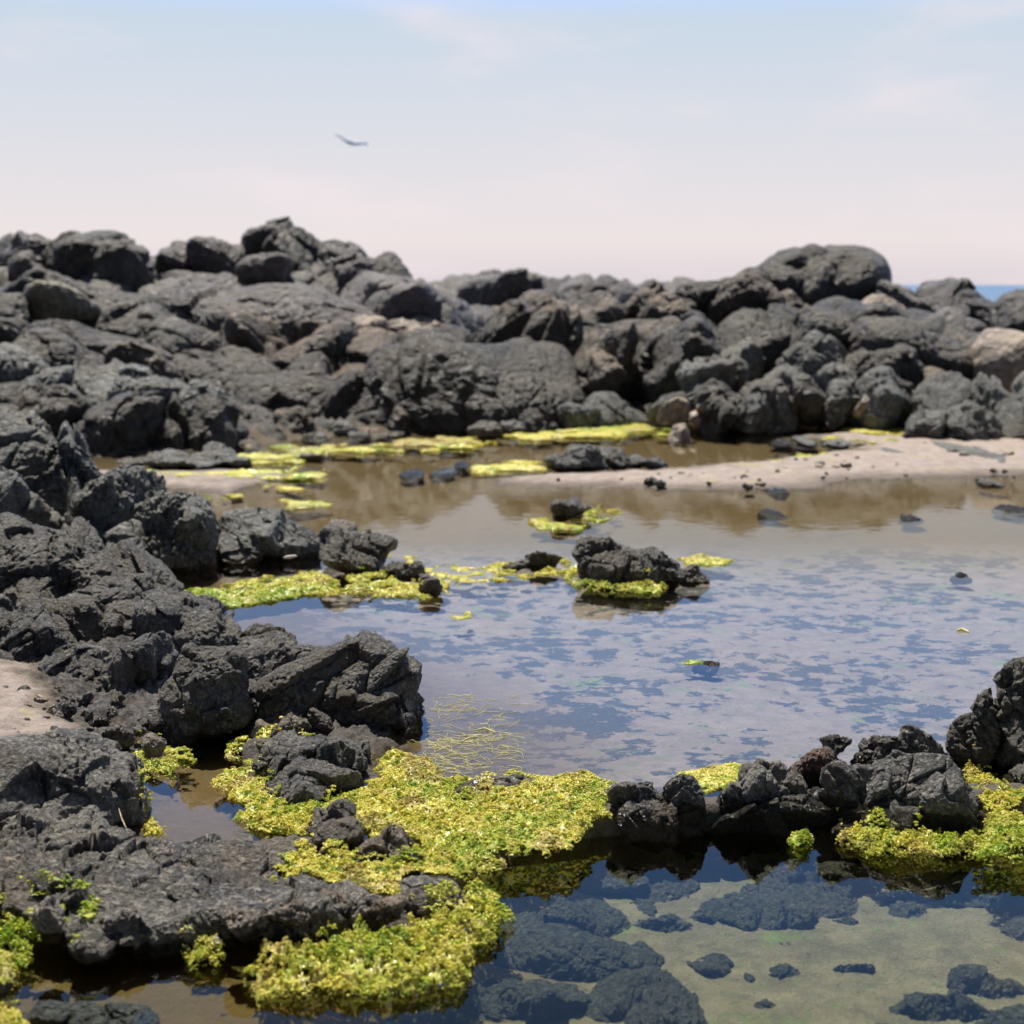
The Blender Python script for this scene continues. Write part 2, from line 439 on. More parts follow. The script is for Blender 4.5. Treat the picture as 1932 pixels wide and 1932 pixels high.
LOWZ = -0.06
BEDZ = -0.17
BACK = [(-2500, 1690), (60, 1700), (300, 1660), (500, 1690), (640, 1625), (860, 1560), (1060, 1535), (1500, 1500), (1900, 1490), (4500, 1480)]
P_LOW = [(-2500, 1770), (40, 1770), (450, 1770), (560, 1800), (800, 1810), (870, 1730), (890, 1640), (1080, 1570), (1300, 1545), (1500, 1545), (1900, 1570), (4500, 1570), (4500, 3600), (-2500, 3600)]
P_DAM = [(440, 1500), (560, 1470), (740, 1430), (1000, 1465), (1160, 1470), (1500, 1430), (1800, 1400), (4500, 1380), (4500, 1600), (1900, 1600), (1500, 1585), (1080, 1590), (900, 1650), (880, 1740), (800, 1830), (560, 1830), (490, 1700), (560, 1640), (550, 1590), (500, 1555)]
P_LEFT = [(-2500, 820), (0, 850), (150, 870), (320, 1105), (470, 1195), (600, 1260), (790, 1400), (700, 1450), (500, 1500), (425, 1470), (440, 1390), (430, 1375), (345, 1385), (300, 1450), (270, 1500), (290, 1540), (400, 1610), (500, 1665), (600, 1700), (480, 1800), (40, 1800), (-2500, 1800)]
P_SANDL = [(-900, 1275), (40, 1280), (100, 1340), (150, 1400), (100, 1460), (-900, 1490)]
P_BAR = [(840, 897), (960, 925), (1280, 940), (1480, 934), (1700, 914), (2000, 908), (4500, 912), (4500, 808), (1720, 810), (1420, 816), (1560, 848), (1330, 870), (1180, 878), (1000, 884)]
P_SPIT = [(60, 880), (300, 880), (470, 882), (640, 892), (520, 925), (440, 948), (300, 935), (100, 920)]
P_FAR = [(-2500, 835), (300, 862), (480, 838), (700, 822), (1080, 797), (1700, 793), (4500, 800), (4500, 560), (-2500, 560)]

def build_ground():
    ys = np.concatenate([np.linspace(1.2, 8, 520), 8 * (60 / 8) ** np.linspace(0, 1, 260)[1:]])
    us = np.concatenate([np.linspace(-1.6, -0.4, 60)[:-1], np.linspace(-0.4, 0.4, 620), np.linspace(0.4, 1.6, 60)[1:]])
    Yg, U = np.meshgrid(ys, us, indexing='ij')
    X = U * (Yg + 0.5); Y = Yg
    p = np.stack([X.ravel(), Y.ravel(), np.zeros(X.size)], 1)
    n1 = fbm(p * 1.3, 3).reshape(X.shape); n2 = fbm(p * 7 + 5, 4).reshape(X.shape)
    wx = X + 0.05 * n2 * np.clip(Y / 5, .6, 2); wy = Y + 0.07 * n1 * np.clip(Y / 5, .6, 3)
    z = -0.055 - 0.015 * sm(Y, 4, 7) + 0.012 * n1
    def S(poly, z0=0.0): return sdf(wpoly(poly, z0), wx, wy)
    dl = S(P_LEFT); dd = S(P_DAM); db = S(P_BAR); ds = S(P_SPIT); df = S(P_FAR); sl = S(P_SANDL); lo = S(P_LOW, LOWZ)
    mb = sm(db, -0.25, 0.7); z = z * (1 - mb) + (0.035 + 0.012 * n2) * mb
    ms = sm(ds, -0.2, 0.4); z = z * (1 - ms) + (0.02 + 0.008 * n2) * ms
    ml = sm(dl, -0.05, 0.12); z = z * (1 - ml) + (-0.012 + 0.012 * n2 + np.clip(dl - 0.2, 0, 1.2) * 0.04) * ml
    rg = fbm(p * 8 + 3, 6, 0.66, True).reshape(X.shape)
    md = sm(dd, -0.06, 0.05); z = z * (1 - md) + (-0.03 + 0.01 * n2) * md
    mf = sm(df, -0.2, 0.6); zf = 0.06 + 0.05 * np.clip(Y - 15, 0, 14) + 0.06 * n2
    zf = zf - 3.2 * sm(Y, 34, 46)
    z = z * (1 - mf) + zf * mf
    mw = sm(lo, -0.02, 0.10); z = z * (1 - mw) + (BEDZ + 0.09 * sm(-X, 0.32, 0.55) + 0.02 * n1 - 0.03 * sm(lo, 0.1, 1.5)) * mw
    bk_ = wpoly(BACK); dbk = np.full(X.shape, 9.0)
    for i in range(len(bk_) - 1):
        a_, e_ = bk_[i], bk_[i + 1] - bk_[i]
        t_ = np.clip(((X - a_[0]) * e_[0] + (Y - a_[1]) * e_[1]) / (e_ @ e_), 0, 1)
        dbk = np.minimum(dbk, np.hypot(X - a_[0] - e_[0] * t_, Y - a_[1] - e_[1] * t_))
    kb = sm(dbk, 0.075, 0.03); z = np.maximum(z, (0.008 + 0.006 * n2) * kb + z * (1 - kb))
    sand = sm(sl, -0.1, 0.1)
    z = z + 0.055 * sand + 0.008 * sand * rg
    z = z + (0.022 * rg * np.clip(Y / 5, 1, 2) + 0.004) * np.clip(ml * (1 - sand) + mf, 0, 1) * (1 - mw)
    dry = np.clip(np.maximum(np.maximum(mb, ms), sand) , 0, 1)
    land = np.clip(np.maximum(np.maximum(ml * (1 - sand), mf * (1 - sm(df, 0, .5) * 0.0)), md) , 0, 1) * (1 - mb) * (1 - mw)
    olive = np.clip(1.3 * sm(Y, 7.6, 9.6) + sm(dl, -0.9, -0.1) * (Y < 9), 0, 1) * (1 - dry)
    patch = (1 - dry) * (1 - sm(Y, 7.5, 11) * 0.8) * (1 - mw * 0.75)
    v = np.stack([X.ravel(), Y.ravel(), z.ravel()], 1)
    a, b = X.shape
    idx = np.arange(a * b).reshape(a, b)
    f = np.stack([idx[:-1, :-1].ravel(), idx[:-1, 1:].ravel(), idx[1:, 1:].ravel(), idx[1:, :-1].ravel()], 1)
    o = link_mesh('ground', v, f, M['ground'], attrs={'dry': dry.ravel(), 'land': land.ravel(), 'olive': olive.ravel(), 'patch': patch.ravel(), 'deep': mw.ravel()})
    tag(o, kind='structure')
build_ground()

def sheet(name, pts, mat, z):
    bm = bmesh.new()
    vs = [bm.verts.new((p[0], p[1], z)) for p in pts]
    f = bm.faces.new(vs)
    bmesh.ops.triangulate(bm, faces=[f])
    for q in bm.faces:
        if q.normal.z < 0: q.normal_flip()
    me = bpy.data.meshes.new(name); bm.to_mesh(me); bm.free()
    me.materials.append(mat)
    o = bpy.data.objects.new(name, me); sc.collection.objects.link(o)
    return tag(o, kind='structure')
bk = wpoly(BACK, 0.0)
sheet('upper_pool_water', [tuple(p) for p in bk] + [(24, 15.5), (24, 22), (-24, 22), (-24, 15.5)], M['pool'], 0.0)
sheet('lower_pool_water', [tuple(p) for p in bk[::-1]] + [(bk[0][0], 0.8), (bk[-1][0], 0.8)], M['lower'], LOWZ)
sheet('sea', [(-30000, 30), (30000, 30), (30000, 50000), (-30000, 50000)], M['sea'], -1.6)

# ------------------------------------------------------------------ rocks
HM = {}                                   # height map of near rock for draping weed
HC = 0.012
HX0, HY0 = -2.2, 2.3
HMAP = np.full((int(4.4 / HC), int(6.5 / HC)), -9.0, np.float32)
nverts = 0
def lump_mesh(x0, y0, x1, y1, D=None, zb=0.0, hd=None, p=8, tilt=0, seed=0, cr=1.0, ro=1.0, sink=0.35, lvl=None, yaw=None, cell=0.6, strat=0.0, ht=None, flat=None):
    """one weathered rock body filling the given outline at its real distance and size"""
    global nverts
    r = np.random.RandomState(seed)
    if D is not None and D > 12 and p < 14:
        p = 4.2; cell = max(cell, .8); ex = (x1 - x0) * .07; x0 -= ex; x1 += ex; y1 += (y1 - y0) * .18
        if cr > .6: cr *= .75; ro *= .8
    wpx, hpx = x1 - x0, y1 - y0
    cx = (x0 + x1) / 2
    if D is None:
        Dg = gd(y1, zb)
        hw = wpx / 2 * Dg / F
        h_ = hd if hd else 0.5 * (hw + hpx / 2 * Dg / F) * 1.1
        D = Dg + 0.75 * h_
        top = max(at(cx, y0, D + (0.55 * h_ if hpx < 0.62 * wpx else 0.15 * h_))[2], zb + 0.1 * hw)
        if ht: top = zb + ht
        bot = zb - sink * (top - zb)
    else:
        top = at(cx, y0, D)[2]; b_ = at(cx, y1, D)[2]
        bot = b_ - 0.15 * (top - b_)
        h_ = hd if hd else 0.5 * (wpx / 2 * D / F + (top - bot) / 2) * 1.1
    if flat:
        Da, Db = gd(y1, zb), gd(y0, zb + flat * .6); D = (Da + Db) / 2; h_ = (Db - Da) / 2 * 1.05
        hd_ = h_; top = zb + flat; bot = zb - flat * 1.6 if zb < -.1 else zb - 0.045
    hw = wpx / 2 * D / F 
    c = np.array([at(cx, (y0 + y1) / 2, D)[0], D, (top + bot) / 2])
    if flat: c[0] = (cx - CX) / F * math.hypot(D, H) * 0.99
    hs = np.array([hw, h_, (top - bot) / 2])
    if lvl is None:
        px = max(wpx, hpx) * (0.5 if D > 10 else 1.0)
        lvl = 5 if px < 34 else 6 if px < 135 else 7 if px < 420 else 8
    v, f = ico(lvl)
    nverts += len(v)
    # rounded polytope
    npl = 16
    nn = r.normal(size=(npl, 3)); nn /= np.linalg.norm(nn, axis=1, keepdims=True)
    off = 0.78 + 0.3 * r.rand(npl)
    p = p * 1.6 if cr > 0.55 else p
    dots = np.clip(v @ nn.T.astype(np.float32), 0, None) / off
    rad = ((dots ** p).sum(1) + 0.5 ** p) ** (-1.0 / p)
    q = v * rad[:, None]
    mn, mx_ = q.min(0), q.max(0)
    q = (q - (mn + mx_) / 2) / ((mx_ - mn) / 2)
    if tilt:
        t = math.radians(tilt); ct, st = math.cos(t), math.sin(t)
        # shear the body so that its layers lean, keeping the outline box
        q = q.copy(); q[:, 2] = q[:, 2] + st * q[:, 0] * (1 - 0.3 * abs(st))
        mn, mx_ = q.min(0), q.max(0)
        q = (q - (mn + mx_) / 2) / ((mx_ - mn) / 2)
    W = q * hs + c
    R = float((hs[0] * hs[1] * hs[2]) ** (1 / 3))
    if flat: R = min(R, flat * 1.3)
    nr = q / (hs / hs.mean()); nr /= np.linalg.norm(nr, axis=1, keepdims=True)
    sd_ = seed * 3.7 + 11
    P = W.astype(np.float64)
    # big swell
    d = 0.11 * R * fbm(P / (R * 0.8) + sd_, 2)
    # jointed blocks: every block is a tilted facet, parted by thin cracks
    wq = P / (R * cell)
    an = math.radians(strat) if strat else r.rand() * 3.14
    ca, sa = math.cos(an), math.sin(an)
    a = wq[:, 0] * ca + wq[:, 2] * sa
    b = -wq[:, 0] * sa + wq[:, 2] * ca
    k1, k3 = (0.45, 1.7) if strat else (0.65, 1.3)
    wq = np.stack([a * k1, wq[:, 1] * 0.8, b * k3], 1) + sd_
    wq += np.stack([vnoise(wq * 1.3 + k * 9) for k in range(3)], 1) * 0.16
    f1, f2, idv, tl = worley(wq, True)
    e = f2 - f1
    m1 = np.clip(0.55 + 1.3 * vnoise(P / (R * 0.9) + sd_ + 40), 0, 1)
    d += cr * R * (0.13 * (idv - 0.5) + 0.15 * tl - 0.085 * m1 * np.exp(-e / 0.045))
    # smaller fractures
    w2 = P / (R * cell * 0.38) + sd_ * 2
    w2 = np.stack([w2[:, 0] * ca + w2[:, 2] * sa, w2[:, 1], 1.5 * (-w2[:, 0] * sa + w2[:, 2] * ca)], 1)
    w2 = w2 + np.stack([vnoise(w2 * 1.5 + k * 7) for k in range(3)], 1) * 0.2
    g1, g2, id2, tl2 = worley(w2, True)
    msk = np.clip(0.5 + 1.4 * vnoise(P / (R * 0.7) + 3), 0.1, 1)
    d += cr * ro * R * msk * (0.035 * (id2 - 0.5) + 0.045 * tl2 - 0.026 * np.exp(-(g2 - g1) / 0.06))
    # rough grain at sizes the eye still sees
    px_ = D / F * 1.9
    s1 = max(px_ * 8, R * 0.13)
    d += ro * s1 * 0.10 * fbm(P / s1 + 5, 3, 0.6)
    s2 = px_ * 4
    d += ro * s2 * 0.17 * (0.5 + msk) * fbm(P / s2 + 9, 2, 0.6)
    W = W + nr * d[:, None]
    if D < 9:
        ix = ((W[:, 0] - HX0) / HC).astype(int); iy = ((W[:, 1] - HY0) / HC).astype(int)
        k = (ix >= 1) & (iy >= 1) & (ix < HMAP.shape[0] - 1) & (iy < HMAP.shape[1] - 1)
        for ax in (0, 1):
            for ay in (0, 1):
                np.maximum.at(HMAP, (ix[k] + ax, iy[k] + ay), W[k, 2].astype(np.float32))
    return W, f, c, hs, bot
SEED = [100]
def rock(name, label, cat, mat, lumps, group=None):
    vs, fs, n = [], [], 0
    loc = None
    for l in lumps:
        opt = dict(l[-1]) if isinstance(l[-1], dict) else {}
        box = l[:4]
        SEED[0] += 1
        opt.setdefault('seed', int(abs(box[0] * 7 + box[1] * 13 + box[2] * 3 + box[3] * 5)) % 997)
        W, f, c, hs, bot = lump_mesh(*box, **opt)
        if loc is None: loc = (float(c[0]), float(c[1]), float(bot))
        vs.append(W); fs.append(f + n); n += len(W)
    o = link_mesh(name, np.concatenate(vs), np.concatenate(fs), M[mat], loc)
    return tag(o, label, cat, group)

# ---- far left outcrop, from the skyline down
D_ = dict
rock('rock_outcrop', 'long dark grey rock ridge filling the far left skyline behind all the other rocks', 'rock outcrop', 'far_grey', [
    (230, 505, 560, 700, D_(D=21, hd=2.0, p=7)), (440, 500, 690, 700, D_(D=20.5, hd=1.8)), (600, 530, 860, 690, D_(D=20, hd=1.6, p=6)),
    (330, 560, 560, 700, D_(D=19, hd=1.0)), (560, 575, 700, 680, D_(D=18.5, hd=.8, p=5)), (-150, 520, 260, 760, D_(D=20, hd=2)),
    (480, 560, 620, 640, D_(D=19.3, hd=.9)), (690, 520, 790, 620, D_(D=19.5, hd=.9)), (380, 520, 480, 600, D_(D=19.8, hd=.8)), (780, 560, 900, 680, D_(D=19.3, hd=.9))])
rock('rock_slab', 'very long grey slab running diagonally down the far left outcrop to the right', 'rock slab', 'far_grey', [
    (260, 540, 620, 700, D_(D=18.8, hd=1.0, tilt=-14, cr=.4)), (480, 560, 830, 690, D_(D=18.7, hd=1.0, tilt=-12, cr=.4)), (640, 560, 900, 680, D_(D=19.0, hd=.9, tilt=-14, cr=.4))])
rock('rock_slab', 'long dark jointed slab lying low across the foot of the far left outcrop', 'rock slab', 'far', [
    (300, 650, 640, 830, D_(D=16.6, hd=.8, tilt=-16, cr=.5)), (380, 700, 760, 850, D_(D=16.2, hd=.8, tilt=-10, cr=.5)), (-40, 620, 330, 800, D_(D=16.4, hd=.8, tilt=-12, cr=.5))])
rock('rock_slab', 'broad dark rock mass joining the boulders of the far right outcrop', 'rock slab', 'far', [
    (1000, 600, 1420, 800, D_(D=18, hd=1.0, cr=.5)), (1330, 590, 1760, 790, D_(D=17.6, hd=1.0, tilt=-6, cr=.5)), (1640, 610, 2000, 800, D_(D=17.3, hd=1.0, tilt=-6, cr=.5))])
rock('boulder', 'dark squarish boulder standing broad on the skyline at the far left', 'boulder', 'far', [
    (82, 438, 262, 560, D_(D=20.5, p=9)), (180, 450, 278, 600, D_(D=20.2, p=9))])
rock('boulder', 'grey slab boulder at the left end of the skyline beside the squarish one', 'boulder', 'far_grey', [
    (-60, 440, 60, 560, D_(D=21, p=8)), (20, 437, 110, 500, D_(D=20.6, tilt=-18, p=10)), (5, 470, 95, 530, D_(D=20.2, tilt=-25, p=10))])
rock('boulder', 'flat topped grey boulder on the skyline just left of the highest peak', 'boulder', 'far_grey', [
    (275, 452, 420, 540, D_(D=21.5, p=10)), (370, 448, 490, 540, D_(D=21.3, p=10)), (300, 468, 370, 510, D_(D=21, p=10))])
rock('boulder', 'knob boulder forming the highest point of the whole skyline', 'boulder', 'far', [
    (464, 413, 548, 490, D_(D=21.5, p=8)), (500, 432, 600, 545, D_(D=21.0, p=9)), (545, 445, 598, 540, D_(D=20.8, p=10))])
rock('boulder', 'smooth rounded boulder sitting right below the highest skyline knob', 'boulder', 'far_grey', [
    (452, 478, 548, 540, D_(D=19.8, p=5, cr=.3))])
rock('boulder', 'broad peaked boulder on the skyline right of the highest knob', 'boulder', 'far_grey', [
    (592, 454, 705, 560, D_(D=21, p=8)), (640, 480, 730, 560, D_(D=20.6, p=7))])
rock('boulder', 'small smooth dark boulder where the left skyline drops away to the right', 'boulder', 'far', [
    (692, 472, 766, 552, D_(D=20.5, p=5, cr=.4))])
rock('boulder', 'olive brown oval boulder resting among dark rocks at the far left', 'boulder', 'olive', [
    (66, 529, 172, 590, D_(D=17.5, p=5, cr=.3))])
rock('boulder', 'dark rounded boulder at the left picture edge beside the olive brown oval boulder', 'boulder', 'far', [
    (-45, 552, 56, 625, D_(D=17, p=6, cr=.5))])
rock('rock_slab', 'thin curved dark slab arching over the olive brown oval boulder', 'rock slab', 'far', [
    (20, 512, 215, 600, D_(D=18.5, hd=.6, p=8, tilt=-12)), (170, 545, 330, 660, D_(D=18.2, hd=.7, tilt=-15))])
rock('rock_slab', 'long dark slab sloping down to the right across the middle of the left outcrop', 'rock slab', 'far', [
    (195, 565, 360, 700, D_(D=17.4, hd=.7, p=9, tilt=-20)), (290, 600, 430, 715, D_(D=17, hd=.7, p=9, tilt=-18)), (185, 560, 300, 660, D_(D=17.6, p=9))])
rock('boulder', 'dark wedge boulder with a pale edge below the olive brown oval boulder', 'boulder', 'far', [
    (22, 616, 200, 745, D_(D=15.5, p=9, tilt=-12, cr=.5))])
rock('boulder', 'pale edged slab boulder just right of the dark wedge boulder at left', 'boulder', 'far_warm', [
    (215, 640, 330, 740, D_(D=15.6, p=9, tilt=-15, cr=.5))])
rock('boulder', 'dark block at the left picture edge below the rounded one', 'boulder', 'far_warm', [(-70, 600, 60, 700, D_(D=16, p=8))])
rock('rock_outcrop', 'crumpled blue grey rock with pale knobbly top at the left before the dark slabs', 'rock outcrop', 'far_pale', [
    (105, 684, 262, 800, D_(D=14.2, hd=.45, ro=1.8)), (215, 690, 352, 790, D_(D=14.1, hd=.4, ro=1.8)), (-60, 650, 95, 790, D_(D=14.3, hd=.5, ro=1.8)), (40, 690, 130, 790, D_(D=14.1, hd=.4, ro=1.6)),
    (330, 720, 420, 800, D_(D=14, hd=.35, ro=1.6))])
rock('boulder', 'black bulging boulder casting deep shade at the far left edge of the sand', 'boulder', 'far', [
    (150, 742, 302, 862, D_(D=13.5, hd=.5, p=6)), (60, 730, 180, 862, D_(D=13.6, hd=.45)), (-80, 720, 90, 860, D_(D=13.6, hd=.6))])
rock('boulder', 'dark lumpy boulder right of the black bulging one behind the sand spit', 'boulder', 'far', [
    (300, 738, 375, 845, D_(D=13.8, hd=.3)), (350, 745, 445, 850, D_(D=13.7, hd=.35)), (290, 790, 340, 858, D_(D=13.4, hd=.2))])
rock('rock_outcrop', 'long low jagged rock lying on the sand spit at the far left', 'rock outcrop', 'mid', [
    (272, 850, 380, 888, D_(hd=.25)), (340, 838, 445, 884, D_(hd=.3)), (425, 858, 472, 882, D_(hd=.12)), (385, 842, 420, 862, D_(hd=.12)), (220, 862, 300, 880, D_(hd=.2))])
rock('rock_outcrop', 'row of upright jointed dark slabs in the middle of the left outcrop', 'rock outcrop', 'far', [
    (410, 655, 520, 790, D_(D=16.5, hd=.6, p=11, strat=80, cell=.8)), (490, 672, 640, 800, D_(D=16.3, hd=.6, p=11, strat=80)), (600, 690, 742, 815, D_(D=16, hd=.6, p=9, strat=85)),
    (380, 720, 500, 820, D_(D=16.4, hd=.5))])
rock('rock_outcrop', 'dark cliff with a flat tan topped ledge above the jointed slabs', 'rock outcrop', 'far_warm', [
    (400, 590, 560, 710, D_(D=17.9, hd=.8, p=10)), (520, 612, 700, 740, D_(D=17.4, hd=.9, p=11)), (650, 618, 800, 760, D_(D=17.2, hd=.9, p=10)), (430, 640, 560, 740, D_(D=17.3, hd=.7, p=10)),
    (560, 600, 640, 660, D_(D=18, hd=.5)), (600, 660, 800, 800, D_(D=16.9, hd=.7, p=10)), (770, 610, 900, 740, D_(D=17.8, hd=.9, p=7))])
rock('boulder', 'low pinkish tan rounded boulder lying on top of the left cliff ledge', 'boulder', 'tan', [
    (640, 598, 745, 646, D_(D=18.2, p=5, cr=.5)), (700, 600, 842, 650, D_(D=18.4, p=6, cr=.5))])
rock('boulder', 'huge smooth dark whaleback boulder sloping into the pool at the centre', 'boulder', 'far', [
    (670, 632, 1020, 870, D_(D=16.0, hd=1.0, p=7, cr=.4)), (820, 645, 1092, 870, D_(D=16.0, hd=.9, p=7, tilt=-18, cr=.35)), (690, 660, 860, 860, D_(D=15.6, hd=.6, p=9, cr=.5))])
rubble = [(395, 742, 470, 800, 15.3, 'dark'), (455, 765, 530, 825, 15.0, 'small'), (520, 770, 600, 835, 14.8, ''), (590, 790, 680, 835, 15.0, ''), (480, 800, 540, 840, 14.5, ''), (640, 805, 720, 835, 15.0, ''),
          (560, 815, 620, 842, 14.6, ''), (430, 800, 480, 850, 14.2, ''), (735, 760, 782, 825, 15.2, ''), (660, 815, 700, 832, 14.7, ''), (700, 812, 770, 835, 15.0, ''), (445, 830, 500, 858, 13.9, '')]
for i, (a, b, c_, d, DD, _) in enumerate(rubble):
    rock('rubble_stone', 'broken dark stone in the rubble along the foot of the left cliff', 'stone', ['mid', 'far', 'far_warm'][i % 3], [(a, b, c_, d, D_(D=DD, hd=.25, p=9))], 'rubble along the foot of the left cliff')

# ---- ridge far behind the gap
rock('rock_outcrop', 'distant hazy grey ridge seen through the dip in the middle of the skyline', 'rock outcrop', 'far_grey', [
    (780, 530, 950, 640, D_(D=33, hd=2.5)), (840, 514, 960, 600, D_(D=32.5, hd=1.6)), (930, 525, 1060, 620, D_(D=32, hd=1.8)), (1040, 530, 1180, 620, D_(D=33, hd=2)),
    (985, 519, 1040, 560, D_(D=32, hd=.8)), (760, 600, 960, 700, D_(D=28, hd=2)), (1070, 532, 1110, 570, D_(D=31.5, hd=.6)), (1160, 535, 1320, 640, D_(D=31, hd=2)), (1260, 534, 1480, 640, D_(D=30, hd=2)), (830, 512, 1010, 640, D_(D=32.2, hd=2)), (960, 517, 1150, 640, D_(D=32, hd=2)), (1120, 532, 1240, 640, D_(D=30.5, hd=1.5)), (1080, 528, 1330, 640, D_(D=31, hd=2.2)), (1085, 519, 1215, 640, D_(D=29, hd=1.4)), (1020, 522, 1130, 640, D_(D=29.5, hd=1.3)), (830, 580, 960, 680, D_(D=23, hd=1.4))])

# ---- far right outcrop
rock('rock_outcrop', 'massive brown black block outcrop with vertical joints at the centre right', 'rock outcrop', 'far_warm', [
    (902, 572, 1010, 720, D_(D=17.8, hd=.7, p=8)), (965, 560, 1110, 740, D_(D=17.6, hd=.8, p=9, strat=85)), (1060, 620, 1190, 760, D_(D=17.2, hd=.8, p=9, strat=85)),
    (1120, 600, 1290, 745, D_(D=17.5, hd=.9, p=9)), (1060, 552, 1200, 660, D_(D=18.3, hd=.8, p=8)), (960, 545, 1080, 640, D_(D=18.5, hd=.9))])
rock('boulder', 'squared upright block with a flat face in front of the brown block outcrop', 'boulder', 'far_warm', [
    (1108, 662, 1182, 758, D_(D=16.3, hd=.35, p=16, cr=.3))])
rock('boulder', 'narrow upright stone pillar leaning on the brown block outcrop', 'boulder', 'far_warm', [
    (1142, 606, 1202, 710, D_(D=16.6, hd=.3, p=14, cr=.4))])
rock('boulder', 'rounded tan topped boulder on top of the brown block outcrop', 'boulder', 'far_warm', [
    (1165, 530, 1262, 620, D_(D=18.6, p=8)), (1200, 548, 1300, 625, D_(D=18.3, p=7))])
rock('boulder', 'dark bulky boulder below the skyline right of the narrow stone pillar', 'boulder', 'far', [
    (1225, 598, 1368, 760, D_(D=16.8, hd=.7, p=7)), (1290, 590, 1365, 680, D_(D=17.0, hd=.5, p=6))])
rock('boulder', 'small domed boulder on the skyline at the centre right', 'boulder', 'far', [
    (1268, 530, 1352, 600, D_(D=18.8, p=5, cr=.5))])
rock('boulder', 'brown hump boulder stacked against the small domed skyline boulder', 'boulder', 'far_warm', [
    (1335, 524, 1462, 610, D_(D=18.6, p=6)), (1420, 545, 1520, 620, D_(D=18.5, p=6))])
rock('boulder', 'giant smooth two humped boulder rising highest on the right skyline', 'boulder', 'far', [
    (1405, 468, 1664, 640, D_(D=21.6, hd=1.2, p=6, cr=.25, ro=.6)), (1408, 465, 1570, 610, D_(D=21.5, hd=1.0, p=6, cr=.25)), (1520, 462, 1664, 610, D_(D=21.3, hd=.95, p=6, cr=.35)), (1440, 466, 1530, 560, D_(D=21.4, hd=.7, p=6, cr=.3)), (1470, 476, 1610, 600, D_(D=21.2, hd=.9, p=6, cr=.3)), (1380, 505, 1450, 580, D_(D=21, hd=.5, p=6))])
rock('boulder', 'dark smooth boulder under the brown humps left of the long whale shaped one', 'boulder', 'far', [
    (1345, 580, 1500, 700, D_(D=17.6, hd=.7, p=6, cr=.5)), (1430, 572, 1590, 700, D_(D=17.7, hd=.7, p=6, cr=.5))])
rock('boulder', 'long whale shaped dark boulder sloping down across the right outcrop', 'boulder', 'far', [
    (1560, 565, 1700, 680, D_(D=17.4, hd=.8, p=6, cr=.5)), (1600, 592, 1810, 705, D_(D=16.8, hd=.9, p=6, tilt=-10, cr=.4)), (1500, 580, 1640, 680, D_(D=17.2, hd=.7, p=6, cr=.5))])
rock('boulder', 'flattened pink tan boulder wedged below the giant two humped boulder', 'boulder', 'tan', [
    (1592, 556, 1702, 610, D_(D=18.6, p=5, cr=.3))])
rock('rock_outcrop', 'rugged grey ridge on the right skyline in front of the sea', 'rock outcrop', 'far_grey', [
    (1655, 528, 1770, 620, D_(D=20.5, hd=.8, tilt=-10)), (1730, 530, 1830, 620, D_(D=20.2, hd=.8)), (1790, 545, 1878, 640, D_(D=20, hd=.7, tilt=-15)), (1700, 590, 1860, 680, D_(D=18.5, hd=.7))])
rock('rock_outcrop', 'dark rock mound at the right picture edge on the skyline', 'rock outcrop', 'far', [
    (1880, 552, 2010, 650, D_(D=18.5, hd=.8)), (2040, 540, 2400, 800, D_(D=18, hd=1.8))])
rock('boulder', 'smooth pale tan boulder near the right edge below the skyline', 'boulder', 'tan', [
    (1832, 622, 1950, 720, D_(D=16.4, hd=.5, p=5, cr=.15, ro=.4))])
rock('boulder', 'sharp edged brown stone beside the pale tan boulder at right', 'boulder', 'far_warm', [
    (1775, 630, 1850, 720, D_(D=16.8, hd=.4, p=9)), (1690, 690, 1800, 740, D_(D=15.8, hd=.5))])
rock('rock_outcrop', 'big crumpled dark rock above the sand at the right edge', 'rock outcrop', 'mid', [
    (1715, 700, 1850, 815, D_(D=14.9, hd=.55, ro=1.5)), (1800, 700, 1940, 830, D_(D=14.8, hd=.6, ro=1.5)), (1870, 680, 2020, 850, D_(D=14.4, hd=.6, ro=1.5)), (1780, 760, 1900, 830, D_(D=14.3, hd=.4, ro=1.5)), (2000, 690, 2300, 850, D_(D=14.5, hd=.8))])
rock('boulder', 'small rounded dark boulder on the sand against the crumpled rock at right', 'boulder', 'mid', [
    (1704, 774, 1792, 834, D_(hd=.28, p=5, ro=1.3))])
knobs = [
    (1482, 622, 1600, 720, 16.3, 'ribbed dark boulder at the top of the knobbly heap on the right shore'),
    (1590, 652, 1740, 740, 15.9, 'long dark boulder along the top right of the knobbly heap'),
    (1285, 672, 1385, 760, 15.8, 'pointed dark boulder at the left end of the knobbly heap'),
    (1345, 645, 1440, 720, 16.3, 'grey topped boulder high in the knobbly heap left of the ribbed one'),
    (1315, 718, 1400, 812, 15.3, 'big black bulging boulder at the left foot of the knobbly heap'),
    (1380, 705, 1490, 812, 15.3, 'tall dark knob boulder beside the black bulging one in the heap'),
    (1540, 690, 1640, 780, 15.6, 'pale capped grey boulder in the middle of the knobbly heap'),
    (1612, 690, 1740, 800, 15.2, 'hollowed dark boulder at the right end of the knobbly heap'),
    (1440, 690, 1545, 770, 15.8, 'dark cracked boulder in the centre of the knobbly heap')]
for i, (a, b, c_, d, DD, lb) in enumerate(knobs):
    rock('boulder', lb, 'boulder', ['mid', 'far', 'mid', 'mid', 'far', 'mid', 'far_pale', 'mid', 'mid'][i], [(a, b, c_, d, D_(D=DD, hd=.45, ro=1.6, cr=1.2, cell=.5)), (a + 15, b + 25, a + (c_ - a) * .65, d + 5, D_(D=DD - .3, hd=.3, ro=1.6, cr=1.2))])
r = np.random.RandomState(5)
